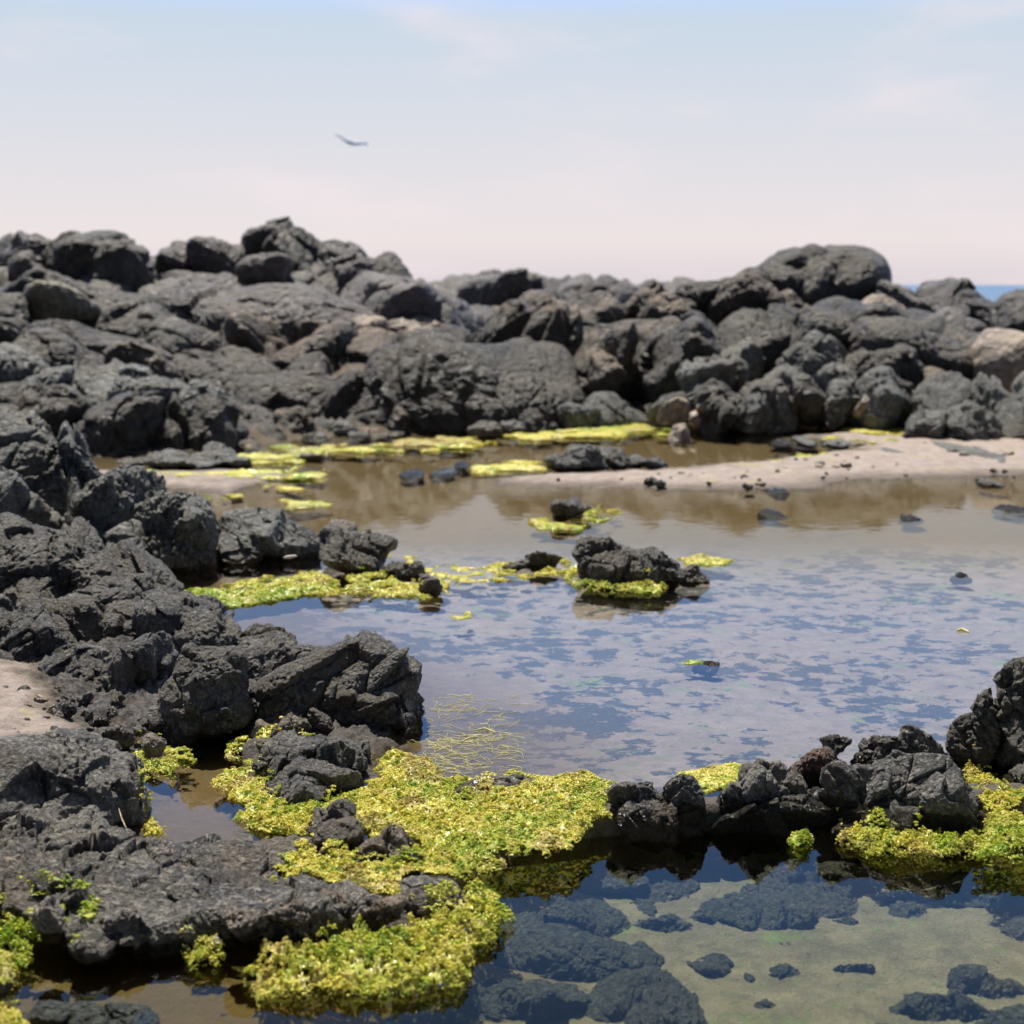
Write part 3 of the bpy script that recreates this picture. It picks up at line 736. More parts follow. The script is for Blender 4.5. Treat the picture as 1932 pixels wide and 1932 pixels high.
for i in range(26):
    x = 1225 + r.rand() * 480; y = 770 + r.rand() * 32 - (0 if x < 1400 else 18 * r.rand()); s_ = 14 + r.rand() * 26
    rock('rubble_stone', 'small angular stone in the strip of rubble below the knobbly heap', 'stone', ['mid', 'far_warm', 'far', 'tan'][i % 4], [(x, y - s_ * 1.1, x + s_ * 1.6, y + 3, D_(D=14.9 + r.rand() * .5, hd=.12, p=9))], 'rubble below the knobbly heap')
rock('boulder', 'smooth grey loaf shaped boulder at the back shore of the pool in the centre', 'boulder', 'mid', [
    (1082, 737, 1228, 800, D_(D=15.8, hd=.4, p=6, cr=.5, ro=.7))])
rock('boulder', 'rough little boulder at the left end of the grey loaf shaped boulder', 'boulder', 'mid', [
    (1058, 762, 1128, 808, D_(D=15.4, hd=.2, ro=1.5))])
rock('stone', 'pointed grey stone pair at the foot of the whaleback boulder', 'stone', 'mid', [
    (882, 794, 950, 826, D_(hd=.2)), (940, 792, 990, 818, D_(hd=.16))])
rock('stone', 'flat dark stone at the weed band right of the loaf shaped boulder', 'stone', 'mid', [(1228, 745, 1300, 800, D_(D=15.5, hd=.25)), (1325, 800, 1392, 812, D_(hd=.12))])

# ---- things on the far sand and shallows
rock('rock_outcrop', 'dark lumpy rock on the near edge of the sandbar in the middle distance', 'rock outcrop', 'mid', [
    (1022, 855, 1100, 888, D_(hd=.16)), (1060, 835, 1150, 884, D_(hd=.22)), (1120, 842, 1190, 882, D_(hd=.18))])
rock('flat_rock', 'low grey flat rock trailing right from the lumpy sandbar rock', 'rock', 'mid', [(1175, 856, 1235, 882, D_(hd=.16)), (1210, 864, 1262, 884, D_(hd=.12))])
rock('stone', 'pinkish pale stone standing in the far shallow water with its reflection', 'stone', 'tan', [(1262, 800, 1306, 830, D_(hd=.12, p=8))])
rock('stone', 'flat brown stone at the left end of the far weed band', 'stone', 'far_warm', [(564, 853, 610, 870, D_(hd=.1))])
small = [(752, 886, 800, 904, 'flat wet stone at the left tip of the sandbar'), (812, 882, 862, 900, 'wet stone just right of the flat stone at the sandbar tip'), (855, 868, 885, 884, 'small round stone standing alone left of the sandbar'),
         (1670, 842, 1722, 862, 'flat grey stone on the sand below the small rounded boulder'), (1790, 830, 1850, 868, 'low dark stone on the far right sand'), (1840, 842, 1905, 878, 'flat dark stone right of the low dark one on the far right sand'),
         (1850, 900, 1898, 914, 'low stone at the water edge near the right side'), (1560, 822, 1600, 842, 'little pale stone on the sand left of the flat grey stone'), (1450, 826, 1500, 840, 'wet stone at the end of the far shallow pool'), (1505, 822, 1545, 838, 'dark stone beside the wet stone at the end of the far pool'),
         (1450, 918, 1495, 932, 'little wet stone at the near edge of the sandbar')]
for a, b, c_, d, lb in small:
    rock('stone', lb, 'stone', 'mid', [(a, b, c_, d, D_(flat=.02, p=6, zb=(.03 if a > 1500 else 0)))])

r = np.random.RandomState(31)
for i in range(60):
    x = 1020 + r.rand() ** .7 * 910; y = 888 + r.rand() * 24 - (x > 1450) * r.rand() * 62; s_ = 4 + r.rand() ** 3 * 11
    rock('pebble', 'small dark pebble scattered over the far sandbar', 'pebble', ['mid', 'far_warm', 'tan', 'mid'][i % 4], [(x, y, x + s_ * 1.6, y + s_ * .55, D_(zb=.035, hd=s_ / 2 * 12 / F, ht=s_ * .0022, p=5, lvl=4, sink=1))], 'pebbles on the far sandbar')
for i in range(64):
    x = -20 + r.rand() ** 1.3 * 150; y = 1275 + r.rand() * 150; s_ = 5 + r.rand() ** 3 * 20
    rock('pebble', 'small pebble on the pink sand at the left edge', 'pebble', ['near', 'nearp', 'tan'][i % 3], [(x, y, x + s_ * 1.4, y + s_ * .8, D_(zb=.05, hd=s_ / 2 * 5.2 / F, p=5, lvl=5, sink=.8))], 'pebbles on the left sand')
# ---- islands in the upper pool
rock('rock_outcrop', 'biggest dark rock islet in the middle of the upper pool', 'rock islet', 'near', [
    (1080, 1008, 1215, 1098, D_(hd=.17, p=9, ro=1.3)), (1085, 1030, 1282, 1106, D_(hd=.22, p=7, ro=1.2)), (1130, 1022, 1262, 1100, D_(hd=.18, p=8, ro=1.3)), (1190, 1035, 1285, 1104, D_(hd=.13, ro=1.3))])
rock('stone', 'knobbly wet stone touching the right end of the biggest islet', 'stone', 'near', [(1272, 1064, 1336, 1104, D_(hd=.09, ro=1.5))])
rock('stone', 'low dark stone just left of the biggest islet', 'stone', 'near', [(988, 1034, 1062, 1072, D_(hd=.09, ro=1.4)), (950, 1054, 1000, 1076, D_(hd=.06))])
rock('stone', 'small black rock islet ringed by weed behind the biggest islet', 'stone', 'near', [(1036, 940, 1118, 982, D_(hd=.14, ro=1.4))])
for a, b, c_, d, lb in [(1424, 950, 1490, 976, 'low weedy rock awash in front of the sandbar'), (1690, 962, 1758, 982, 'flat black rock awash at the right of the upper pool'), (1794, 1074, 1842, 1090, 'tiny black rock awash near the right edge of the upper pool'),
                         (1868, 944, 1960, 968, 'glistening flat rock awash at the right picture edge'), (1296, 1240, 1372, 1258, 'glistening black weedy rock just awash in the middle of the upper pool')]:
    mx_w = (a + c_) / 2; hw_ = (c_ - a) * .36; a, c_ = mx_w - hw_, mx_w + hw_; b += (d - b) * .25
    rock('stone', lb, 'stone', 'near', [(a, b, c_, d, D_(flat=.012, p=5, ro=1.6, cr=1.6))])
rock('boulder', 'rounded black boulder with a white crusted top at the tip of the left point', 'boulder', 'near', [
    (600, 990, 720, 1082, D_(hd=.22, p=7, ro=.9)), (660, 1000, 748, 1075, D_(hd=.16, p=6))])
rock('boulder', 'white crusted shoulder of rock behind the rounded boulder on the left point', 'boulder', 'crust', [(590, 985, 692, 1060, D_(D=8.25, hd=.16, p=7))])
rock('stone', 'small flat rock right of the rounded black boulder on the left point', 'stone', 'near', [(716, 1060, 775, 1084, D_(hd=.08)), (745, 1056, 798, 1092, D_(hd=.06, ro=1.4))])
rock('stone', 'little black stone standing farthest out from the left point', 'stone', 'near', [(788, 1086, 836, 1124, D_(hd=.06, p=6, ro=1.3))])

# ---- left ridges
rock('rock_outcrop', 'tall blue grey ridge descending from the left edge toward the pool', 'rock outcrop', 'mid', [
    (-170, 790, 60, 1100, D_(D=8.6, hd=.5, p=7, cell=.45)), (-80, 778, 170, 1080, D_(D=8.4, hd=.45, p=7, tilt=-8, cell=.45, ro=1.3)), (60, 800, 215, 1050, D_(D=8.3, hd=.4, p=7, tilt=-15, cell=.45, ro=1.3)),
    (150, 880, 300, 1090, D_(D=8.1, hd=.38, p=7, tilt=-12, cell=.5, ro=1.3)), (215, 885, 320, 1000, D_(D=8.4, hd=.25, p=7, cell=.5, ro=1.4)), (250, 925, 400, 1110, D_(D=7.95, hd=.33, p=8, cell=.5, ro=1.3)),
    (330, 945, 420, 1110, D_(D=7.85, hd=.25, p=8, tilt=-10, ro=1.3)), (-60, 880, 120, 1120, D_(D=8.0, hd=.35)), (180, 990, 330, 1130, D_(D=7.8, hd=.28)), (100, 960, 260, 1120, D_(D=7.9, hd=.3))])
rock('boulder', 'angular grey boulder at the low end of the blue grey ridge', 'boulder', 'mid', [
    (395, 958, 500, 1100, D_(D=8.0, hd=.2, p=9)), (470, 963, 560, 1080, D_(D=8.1, hd=.2, p=10, tilt=-14)), (520, 990, 606, 1080, D_(D=8.1, hd=.16, p=9, tilt=-12))])
rock('rock_outcrop', 'second rough dark ridge at the left edge below the blue grey one', 'rock outcrop', 'near', [
    (-160, 985, 110, 1210, D_(D=7.0, hd=.4, p=7, ro=1.4)), (-40, 975, 170, 1190, D_(D=6.95, hd=.34, p=7, ro=1.5)), (80, 990, 220, 1180, D_(D=6.9, hd=.3, p=7, tilt=-8, ro=1.5)), (150, 1020, 290, 1180, D_(D=6.8, hd=.26, p=7, tilt=-12, ro=1.5)),
    (215, 1035, 340, 1190, D_(D=6.7, hd=.22, p=7, tilt=-16, ro=1.4)), (-30, 1080, 160, 1230, D_(D=6.6, hd=.25, ro=1.5)), (110, 1090, 290, 1220, D_(D=6.5, hd=.22, ro=1.5)), (250, 1110, 370, 1200, D_(D=6.55, hd=.15, tilt=-14))])
rock('rock_outcrop', 'long cracked slab sloping to the water left of the big faceted boulder', 'rock outcrop', 'near', [
    (195, 1125, 350, 1260, D_(D=6.15, hd=.2, p=8)), (260, 1125, 440, 1270, D_(D=6.05, hd=.22, p=8, tilt=-16)), (340, 1150, 495, 1290, D_(D=5.95, hd=.2, p=8, tilt=-16)), (420, 1180, 560, 1290, D_(D=6.0, hd=.16, tilt=-8))])
rock('boulder', 'bulging boulder at the left edge above the pink sand', 'boulder', 'near', [
    (-110, 1125, 60, 1290, D_(D=5.95, hd=.2, p=6)), (0, 1140, 150, 1325, D_(D=5.75, hd=.2, p=6, ro=1.1)), (70, 1130, 210, 1290, D_(D=6.0, hd=.2, p=7))])
rock('boulder', 'lobed dark boulder between the left edge boulder and the rounded pair', 'boulder', 'near', [
    (80, 1215, 200, 1345, D_(D=5.45, hd=.13, p=7)), (130, 1240, 230, 1355, D_(D=5.35, hd=.12, p=7))])
rock('boulder', 'rounded boulder just left of the largest round cracked boulder', 'boulder', 'near', [
    (188, 1195, 318, 1350, D_(D=5.35, hd=.15, p=7)), (250, 1215, 330, 1330, D_(D=5.4, hd=.1, p=7))])
rock('boulder', 'largest round cracked boulder standing above the small brown pool', 'boulder', 'near', [
    (282, 1215, 405, 1395, D_(hd=.16, p=8, zb=0)), (330, 1225, 472, 1398, D_(hd=.17, p=7, cell=.75))])
rock('boulder', 'grey saddle boulder joining the round cracked boulder and the faceted boulder', 'boulder', 'near', [
    (395, 1215, 520, 1350, D_(D=5.45, hd=.15, p=8)), (440, 1200, 560, 1330, D_(D=5.6, hd=.15, p=8, strat=35))])
rock('boulder', 'big faceted boulder with slanting layers jutting into the upper pool', 'boulder', 'near', [
    (480, 1204, 805, 1460, D_(D=5.02, hd=.22, p=10, tilt=-10, strat=35, cell=.7, lvl=8)), (468, 1212, 660, 1400, D_(D=5.25, hd=.17, p=11, tilt=8, strat=35, cell=.7)), (560, 1198, 742, 1400, D_(D=5.2, hd=.2, p=12, strat=30, cell=.8, lvl=8)), (660, 1204, 790, 1430, D_(D=5.1, hd=.17, p=10, tilt=-22)),
    (600, 1300, 770, 1450, D_(D=4.95, hd=.16, p=9, strat=30)), (720, 1300, 812, 1440, D_(D=5.0, hd=.12, p=9, tilt=-24)), (665, 1345, 755, 1455, D_(D=4.85, hd=.1, p=9))])
rock('boulder', 'small black knob wedged below the layered face of the faceted boulder', 'boulder', 'near', [(572, 1335, 636, 1410, D_(D=4.78, hd=.05, p=6))])
rock('rock_outcrop', 'pair of low smooth dark rocks sunk in yellow weed before the faceted boulder', 'rock outcrop', 'near', [
    (480, 1398, 620, 1495, D_(D=4.38, hd=.13, p=7, tilt=6)), (455, 1435, 640, 1550, D_(D=4.18, hd=.13, p=7, tilt=8)), (585, 1385, 695, 1500, D_(D=4.38, hd=.11, p=8, tilt=-14)), (560, 1430, 680, 1530, D_(D=4.25, hd=.1, p=7)),
    (640, 1400, 700, 1480, D_(D=4.55, hd=.07))])
rock('rock_outcrop', 'pink grey crusted rocks in the hollow left of the faceted boulder', 'rock outcrop', 'crust', [
    (462, 1325, 580, 1400, D_(D=4.95, hd=.12, p=7)), (430, 1360, 560, 1470, D_(D=4.75, hd=.14, p=7)), (500, 1345, 600, 1440, D_(D=4.8, hd=.1, p=7)), (415, 1400, 500, 1480, D_(D=4.62, hd=.09))])
rock('boulder', 'dark knob boulder above the pink sand left of the small brown pool', 'boulder', 'near', [(186, 1308, 262, 1385, D_(D=5.1, hd=.08, p=6)), (150, 1290, 215, 1350, D_(D=5.3, hd=.08))])
rock('boulder', 'small dark split stone at the edge of the pink sand', 'boulder', 'near', [(128, 1335, 190, 1400, D_(D=4.95, hd=.06, p=7)), (165, 1350, 212, 1402, D_(D=4.88, hd=.05, p=9))])
rock('boulder', 'dark small stone behind the pale rock by the small brown pool', 'boulder', 'near', [(258, 1338, 345, 1400, D_(D=4.95, hd=.08, p=7))])
rock('boulder', 'pale crusted rock with weed hanging over the small brown pool', 'boulder', 'crust', [(240, 1370, 350, 1440, D_(D=4.75, hd=.1, p=7)), (300, 1385, 352, 1455, D_(D=4.7, hd=.05, p=7))])
rock('boulder', 'dark mound of rough stone on the left edge of the pink sand', 'boulder', 'near', [(35, 1285, 85, 1345, D_(D=5.3, hd=.07, p=7)), (60, 1310, 100, 1350, D_(D=5.2, hd=.05))])

r = np.random.RandomState(21)
for i in range(46):
    x = 20 + r.rand() * 600; y = 1300 + r.rand() * 120 + (x > 350) * 30 * r.rand()
    if 345 < x < 440 and y > 1390: continue
    s_ = 10 + r.rand() ** 2 * 34
    rock('rubble_stone', 'small rough stone in the rubble of the left hollow between the boulders', 'stone', ['near', 'nearp', 'near', 'ledge'][i % 4], [(x, y, x + s_ * 1.3, y + s_, D_(zb=0.035, hd=s_ / 2 * 5 / F * 1.1, p=8))], 'rubble of the left hollow')
for i in range(22):
    x = 1140 + r.rand() * 700; y = 1545 + r.rand() * 34; s_ = 14 + r.rand() ** 2 * 30
    rock('rubble_stone', 'small dark wet stone at the waterline along the front of the dam', 'stone', ['near', 'ledge'][i % 2], [(x, y - s_ * .6, x + s_ * 1.5, y + 4, D_(zb=-0.06, hd=s_ / 2 * 4.1 / F * 1.1, p=8, sink=1.0))], 'wet stones along the dam')
# ---- front left ledge
ledge = rock('rock_outcrop', 'rough dark rock ledge filling the lower left foreground', 'rock ledge', 'ledge', [
    (-30, 1378, 245, 1640, D_(D=3.95, hd=.3, p=6, ro=1.3, cr=.7, cell=.45)), (150, 1420, 292, 1600, D_(D=4.05, hd=.2, p=6, tilt=-18, cr=.8)), (-420, 1420, 30, 1700, D_(D=4.0, hd=.4, p=6, ro=1.3, cr=.7, cell=.4)),
    (-420, 1490, 400, 1815, D_(flat=.16, zb=-.05, p=5, ro=1.5, cr=1.3, lvl=8)), (60, 1570, 590, 1810, D_(flat=.13, zb=-.05, p=5, ro=1.5, cr=1.3, lvl=8)),
    (330, 1650, 730, 1790, D_(flat=.10, zb=-.05, p=5, ro=1.4, cr=1.2)), (540, 1690, 800, 1765, D_(flat=.08, zb=-.04, p=5, ro=1.2)),
    (140, 1700, 330, 1805, D_(flat=.09, zb=-.05, p=8, ro=1.3)), (270, 1720, 470, 1800, D_(flat=.09, zb=-.05, p=8, ro=1.3))])
crust = rock('barnacle_crust', None, None, 'crust', [
    (600, 1672, 720, 1712, D_(flat=.02, zb=.035, p=5, ro=2, cr=2)), (690, 1690, 775, 1725, D_(flat=.02, zb=.03, p=5, ro=2, cr=2)), (430, 1712, 520, 1750, D_(flat=.02, zb=.045, p=5, ro=2, cr=2)), (520, 1700, 600, 1730, D_(flat=.018, zb=.045, p=5, ro=2, cr=2))])
crust.parent = ledge; crust.location = crust.location - ledge.location
rock('boulder', 'smooth low grey boulder at the tip of the foreground ledge', 'boulder', 'ledge', [(742, 1650, 882, 1735, D_(flat=.07, zb=-.03, p=5, cr=.4, ro=.8))])
rock('stone', 'small grey stone nested in weed behind the smooth low boulder', 'stone', 'near', [(770, 1616, 848, 1660, D_(D=3.72, hd=.05, p=7)), (738, 1622, 776, 1655, D_(D=3.7, hd=.03))])
rock('rock_outcrop', 'peaked dark rock rising out of the yellow weed in the foreground', 'rock outcrop', 'crust', [
    (575, 1530, 700, 1670, D_(D=3.82, hd=.1, p=9)), (560, 1580, 660, 1660, D_(D=3.74, hd=.07, p=7)), (650, 1560, 800, 1670, D_(D=3.70, hd=.11, p=8, tilt=-6)), (640, 1600, 740, 1670, D_(D=3.7, hd=.06))])
rock('stone', 'black knob on the top of the peaked rock in the weed', 'stone', 'near', [(596, 1506, 666, 1585, D_(D=3.83, hd=.06, p=7)), (584, 1540, 690, 1610, D_(D=3.78, hd=.07, p=7))])
rock('stone', 'grey stone at the lower left picture edge half covered in weed', 'stone', 'ledge', [(-60, 1828, 24, 1895, D_(D=3.02, hd=.06, p=5))])
rock('stone', 'small pale grey block in the weed below the foreground ledge', 'stone', 'nearp', [(55, 1692, 128, 1750, D_(D=3.2, hd=.04, p=9))])

# ---- dam between the pools
rock('rock_outcrop', 'low dark bedrock under the row of dam boulders at the waterline', 'bedrock', 'near', [
    (1120, 1500, 1360, 1590, D_(D=4.12, hd=.11, p=7)), (1300, 1495, 1580, 1592, D_(D=4.12, hd=.12, p=7)), (1520, 1500, 1880, 1610, D_(D=4.1, hd=.13, p=7)), (1820, 1480, 2300, 1610, D_(D=4.1, hd=.14, p=7))])
rock('rock_outcrop', 'flat dark rock just showing through the weed of the central dam', 'rock outcrop', 'nearp', [(860, 1474, 1042, 1530, D_(D=4.22, hd=.09, p=7, ro=1.3)), (920, 1470, 1000, 1520, D_(D=4.26, hd=.06))])
rock('boulder', 'grey cracked boulder at the left end of the rocky dam', 'boulder', 'dam', [
    (1143, 1458, 1280, 1572, D_(D=4.12, hd=.11, p=9)), (1210, 1455, 1345, 1575, D_(D=4.12, hd=.11, p=9)), (1160, 1500, 1300, 1590, D_(D=4.02, hd=.08, p=8))])
rock('boulder', 'rounded cracked boulder on the dam between the grey one and the wide slab', 'boulder', 'dam', [
    (1385, 1436, 1490, 1568, D_(D=4.15, hd=.10, p=8)), (1330, 1475, 1410, 1570, D_(D=4.12, hd=.07, p=8)), (1455, 1440, 1545, 1570, D_(D=4.15, hd=.09, p=8))])
rock('rock_outcrop', 'reddish brown crumbly rock behind the rounded cracked boulder of the dam', 'rock outcrop', 'red', [(1488, 1404, 1625, 1500, D_(D=4.4, hd=.1, p=7, ro=1.8))])
rock('stone', 'small black knob standing on the reddish crumbly rock', 'stone', 'near', [(1552, 1384, 1608, 1432, D_(D=4.5, hd=.04, p=6, ro=1.3))])
rock('boulder', 'knobbly dark boulder behind the wide slab of the dam', 'boulder', 'near', [(1600, 1380, 1705, 1470, D_(D=4.5, hd=.09, p=7, ro=1.9))])
rock('boulder', 'sharp peaked grey boulder behind the wide slab toward the right', 'boulder', 'nearp', [(1695, 1362, 1805, 1490, D_(D=4.5, hd=.09, p=10, ro=1.6, tilt=-14))])
rock('boulder', 'wide cracked slab boulder forming the right part of the dam', 'boulder', 'dam', [
    (1535, 1430, 1690, 1600, D_(D=4.12, hd=.14, p=9, ro=.9)), (1620, 1405, 1800, 1590, D_(D=4.15, hd=.15, p=10, ro=.9)), (1700, 1440, 1862, 1600, D_(D=4.1, hd=.14, p=9, tilt=-20, ro=.9))])
rock('rock_outcrop', 'tall craggy black rock spire at the right picture edge', 'rock outcrop', 'spire', [
    (1840, 1262, 1960, 1500, D_(D=4.5, hd=.14, p=9, ro=1.7)), (1808, 1300, 1880, 1490, D_(D=4.5, hd=.10, p=8, ro=1.7)), (1784, 1352, 1850, 1470, D_(D=4.5, hd=.08, p=8, ro=1.7)),
    (1895, 1245, 2080, 1540, D_(D=4.5, hd=.2, p=9, ro=1.7)), (2050, 1200, 2500, 1600, D_(D=4.6, hd=.4, p=8)), (1870, 1430, 1990, 1520, D_(D=4.3, hd=.09, ro=1.4)), (1876, 1257, 1915, 1292, D_(D=4.48, hd=.03, p=6))])

# ---- sunken boulders of the lower pool
sunk = [
 (945, 1705, 1180, 1780, 'big oval sunken rock in the left middle of the lower pool'),
 (900, 1620, 1040, 1700, 'sunken rock at the pool corner by the green weed'),
 (1020, 1610, 1200, 1690, 'sunken rock below the weed of the central dam'),
 (1320, 1660, 1530, 1750, 'wide sunken rock under the reflection of the rounded dam boulder'),
 (1200, 1640, 1330, 1715, 'sunken rock left of the wide one under the dam boulder'),
 (1440, 1610, 1690, 1730, 'dark sunken rock under the reflection of the wide slab'),
 (1700, 1620, 1930, 1740, 'largest sunken boulder at the right of the lower pool'),
 (1650, 1680, 1760, 1740, 'triangular sunken rock left of the largest sunken boulder'),
 (1270, 1790, 1400, 1850, 'lone oval sunken rock in the middle of the pale sand'),
 (1180, 1725, 1330, 1770, 'thin sunken rock above the lone oval one'),
 (1085, 1840, 1330, 1950, 'biggest dark sunken rock at the bottom middle'),
 (930, 1770, 1240, 1850, 'long sunken rock below the big oval one'),
 (870, 1840, 1110, 1930, 'sunken rock at the bottom left of the pool'),
 (1770, 1825, 1920, 1880, 'arched sunken rock at the lower right'),
 (1650, 1880, 1860, 1920, 'flat sunken rock at the bottom right under the arched one'),
 (1440, 1825, 1510, 1855, 'small sunken stone right of the lone oval one'),
 (1545, 1820, 1640, 1842, 'narrow sunken stone in the right part of the sand'),
 (1480, 1720, 1550, 1750, 'small sunken stone right below the wide one'),
 (1390, 1890, 1480, 1915, 'flat sunken stone near the bottom centre'),
 (1860, 1725, 2010, 1790, 'sunken rock at the right edge below the largest boulder'),
 (70, 1880, 320, 1960, 'broad sunken rock at the bottom left corner behind the weed clump'),
 (700, 1890, 900, 1960, 'sunken rock below the thick foreground weed'),
 (1450, 1775, 1500, 1800, 'tiny sunken stone above the small one on the sand'),
 (1180, 1680, 1250, 1740, 'small sunken rock between the corner rocks and the wide one'), (1060, 1700, 1170, 1735, 'sunken rock just behind the big oval one'), (1345, 1640, 1440, 1668, 'sunken rock tucked behind the wide one'),
 (1550, 1730, 1620, 1752, 'little sunken wedge stone at the edge of the open sand'), (1380, 1840, 1430, 1862, 'sunken pebble below the lone oval rock'), (1200, 1905, 1290, 1932, 'small sunken stone on the pale sand strip at the bottom'),
 (1590, 1925, 1700, 1965, 'sunken rock cut by the bottom edge at the lower right'), (1810, 1905, 1960, 1960, 'sunken rock in the bottom right corner')]
for a, b, c_, d, lb in sunk:
    if c_ - a > 150: a, b, c_, d = a - 22, b - 8, c_ + 22, d + 10
    rock('sunken_rock', lb, 'sunken rock', 'sunk', [(a, b, c_, d, D_(zb=BEDZ - .01 + (.09 if a < 300 else 0), flat=.010 + (c_ - a) * .0002, p=3.6, ro=1.5, cr=1.7, cell=1.5))])
print('rock verts', nverts, 'time', round(time.time() - T0, 1))

# ------------------------------------------------------------------ seaweed
BL = []
for k in range(5):
    v, f = ico(2)
    q = v * (1 + 0.75 * fbm(v.astype(np.float64) * 2.6 + k * 13.3, 2))[:, None]
    BL.append((q.astype(np.float32), f))
PAL = np.array([(0.91, 0.83, 0.16), (0.78, 0.76, 0.12), (0.52, 0.66, 0.06), (0.93, 0.84, 0.36), (0.30, 0.50, 0.04)])
def rockz(x, y):
    ix = np.clip(((x - HX0) / HC).astype(int), 0, HMAP.shape[0] - 1); iy = np.clip(((y - HY0) / HC).astype(int), 0, HMAP.shape[1] - 1)
    return HMAP[ix, iy]
def weed(label, poly, z=0.0, thick=0.03, size=0.007, cap=0.05, dens=1.0, seed=0, green=0.3, edge=0.05, cl=0.05, flat=0.75, zmin=None, cover=0.0, name='seaweed_mat', drape=True, ragged=0.6):
    """a wet crinkled sheet of weed with small curled tufts standing on it"""
    r = np.random.RandomState(seed)
    thick = thick * 0.72
    pw = wpoly(poly, z + 0.5 * thick)
    mn, mx_ = pw.min(0) - edge, pw.max(0) + edge
    def field(X, Y):
        p = np.stack([X, Y, np.full(len(X), z)], 1)
        s = sdf(pw, X, Y) + ragged * edge * (fbm(p / (edge * 2.2) + seed, 3) + 0.6 * fbm(p / (edge * .5) + seed, 2))
        if cover > 0: s = np.minimum(s, edge * 0.8 * (fbm(p / (edge * 1.3) + 40 + seed, 4) - (cover * 2 - 1) * 0.8))
        f1, _, _ = worley(p / cl + seed); g1, _, _ = worley(p / (cl * 0.42) + seed * 2); g2_, _, _ = worley(p / (cl * .2) + seed * 3)
        dome = np.clip(s / edge, 0, 1) ** 0.6
        h = dome * thick * (0.25 + 0.8 * np.clip(1 - f1 * 1.25, 0, 1) + 0.5 * np.clip(1 - g1 * 1.3, 0, 1) + 0.3 * np.clip(1 - g2_ * 1.3, 0, 1))
        Z = z + h
        ok = s > 0
        if drape:
            rz = rockz(X, Y)
            cp_ = z + cap * (0.7 + 0.8 * vnoise(p / 0.04 + 3))
            k2 = rz < cp_
            Z = np.maximum(Z, np.where(k2, rz + 0.35 * h + 0.001, Z)); ok &= k2
        return p, s, Z, h, ok
    def tone(p, Z, k):
        g = fbm(p / (cl * 3.0) + seed + 7, 3) * 0.5 + 0.5
        g2 = fbm(p / (cl * 0.5) + seed + 17, 3) * 0.5 + 0.5
        gr = np.clip(green * 0.9 + 0.9 * (0.47 - g) + 0.35 * (g2 - 0.5), 0, 1)[:, None]
        c = PAL[0] * (1 - gr) + PAL[2] * gr
        t = sm(g2, 0.62, 0.85)[:, None] * 0.6; c = c * (1 - t) + PAL[4] * t
        t = sm(1 - g2, 0.62, 0.85)[:, None] * 0.5; c = c * (1 - t) + PAL[3] * t
        t = sm(fbm(p / (cl * 2.2) + 77, 3), 0.35, 0.8)[:, None] * 0.55; c = c * (1 - t) + np.array([0.60, 0.46, 0.18]) * t
        return np.clip(c * (0.9 + 0.2 * k)[:, None], 0, .95)
    vs, fs, cs, off = [], [], [], 0
    # the sheet
    st = size * (0.5 if drape else 0.6)
    st = max(st, math.sqrt((mx_[0] - mn[0]) * (mx_[1] - mn[1]) / 420000))
    gx = np.arange(mn[0], mx_[0], st); gy = np.arange(mn[1], mx_[1], st)
    GX, GY = np.meshgrid(gx, gy, indexing='ij'); sh = GX.shape
    p, s, Z, h, ok = field(GX.ravel(), GY.ravel())
    q = p / (st * 3.3) + seed
    amp = np.clip(s / (st * 4), 0, 1) * (0.4 + 0.6 * np.clip(h / max(thick, 1e-4), 0, 1))
    Z = Z - 0.22 * h + amp * st * 1.5 * fbm(q, 2, 0.7, True) - np.where(s < st * 2.5, thick * 0.25 + .002, 0)
    V = np.stack([p[:, 0] + st * 1.0 * amp * vnoise(q + 31), p[:, 1] + st * 1.0 * amp * vnoise(q + 67), Z], 1)
    ii = np.arange(len(V)).reshape(sh)
    F4 = np.stack([ii[:-1, :-1].ravel(), ii[1:, :-1].ravel(), ii[1:, 1:].ravel(), ii[:-1, 1:].ravel()], 1)
    zr = V[F4][:, :, 2]; F4 = F4[ok[F4].all(1) & (zr.max(1) - zr.min(1) < 2.6 * st)]
    tri = np.concatenate([F4[:, [0, 1, 2]], F4[:, [0, 2, 3]]])
    used = np.zeros(len(V), bool); used[tri.ravel()] = True
    mp_ = np.cumsum(used) - 1
    if used.any():
        c = tone(p[used], Z[used], r.rand(int(used.sum())))
        vs.append(V[used]); fs.append(mp_[tri]); cs.append(np.concatenate([c, np.ones((len(c), 1))], 1)); off = int(used.sum())
    # tufts
    sz0 = size * (0.43 if drape else 0.5)
    n = int(min(330000, (mx_[0] - mn[0]) * (mx_[1] - mn[1]) / (sz0 * 1.35) ** 2 * dens))
    X = mn[0] + r.rand(n) * (mx_[0] - mn[0]); Y = mn[1] + r.rand(n) * (mx_[1] - mn[1])
    p, s, Z, h, ok = field(X, Y)
    clus = fbm(p / (cl * 0.5) + 90 + seed, 2) > -0.45
    ok &= clus
    X, Y, Z, p, s, h = [a[ok] for a in (X, Y, Z, p, s, h)]; n = len(X)
    Z = Z + sz0 * 0.5 * (r.rand(n) - 0.3)
    sz = sz0 * (0.45 + 0.9 * r.rand(n) ** 2)
    c = tone(p, Z, r.rand(n) * 1.5 - 0.3)
    which = r.randint(0, 5, n)
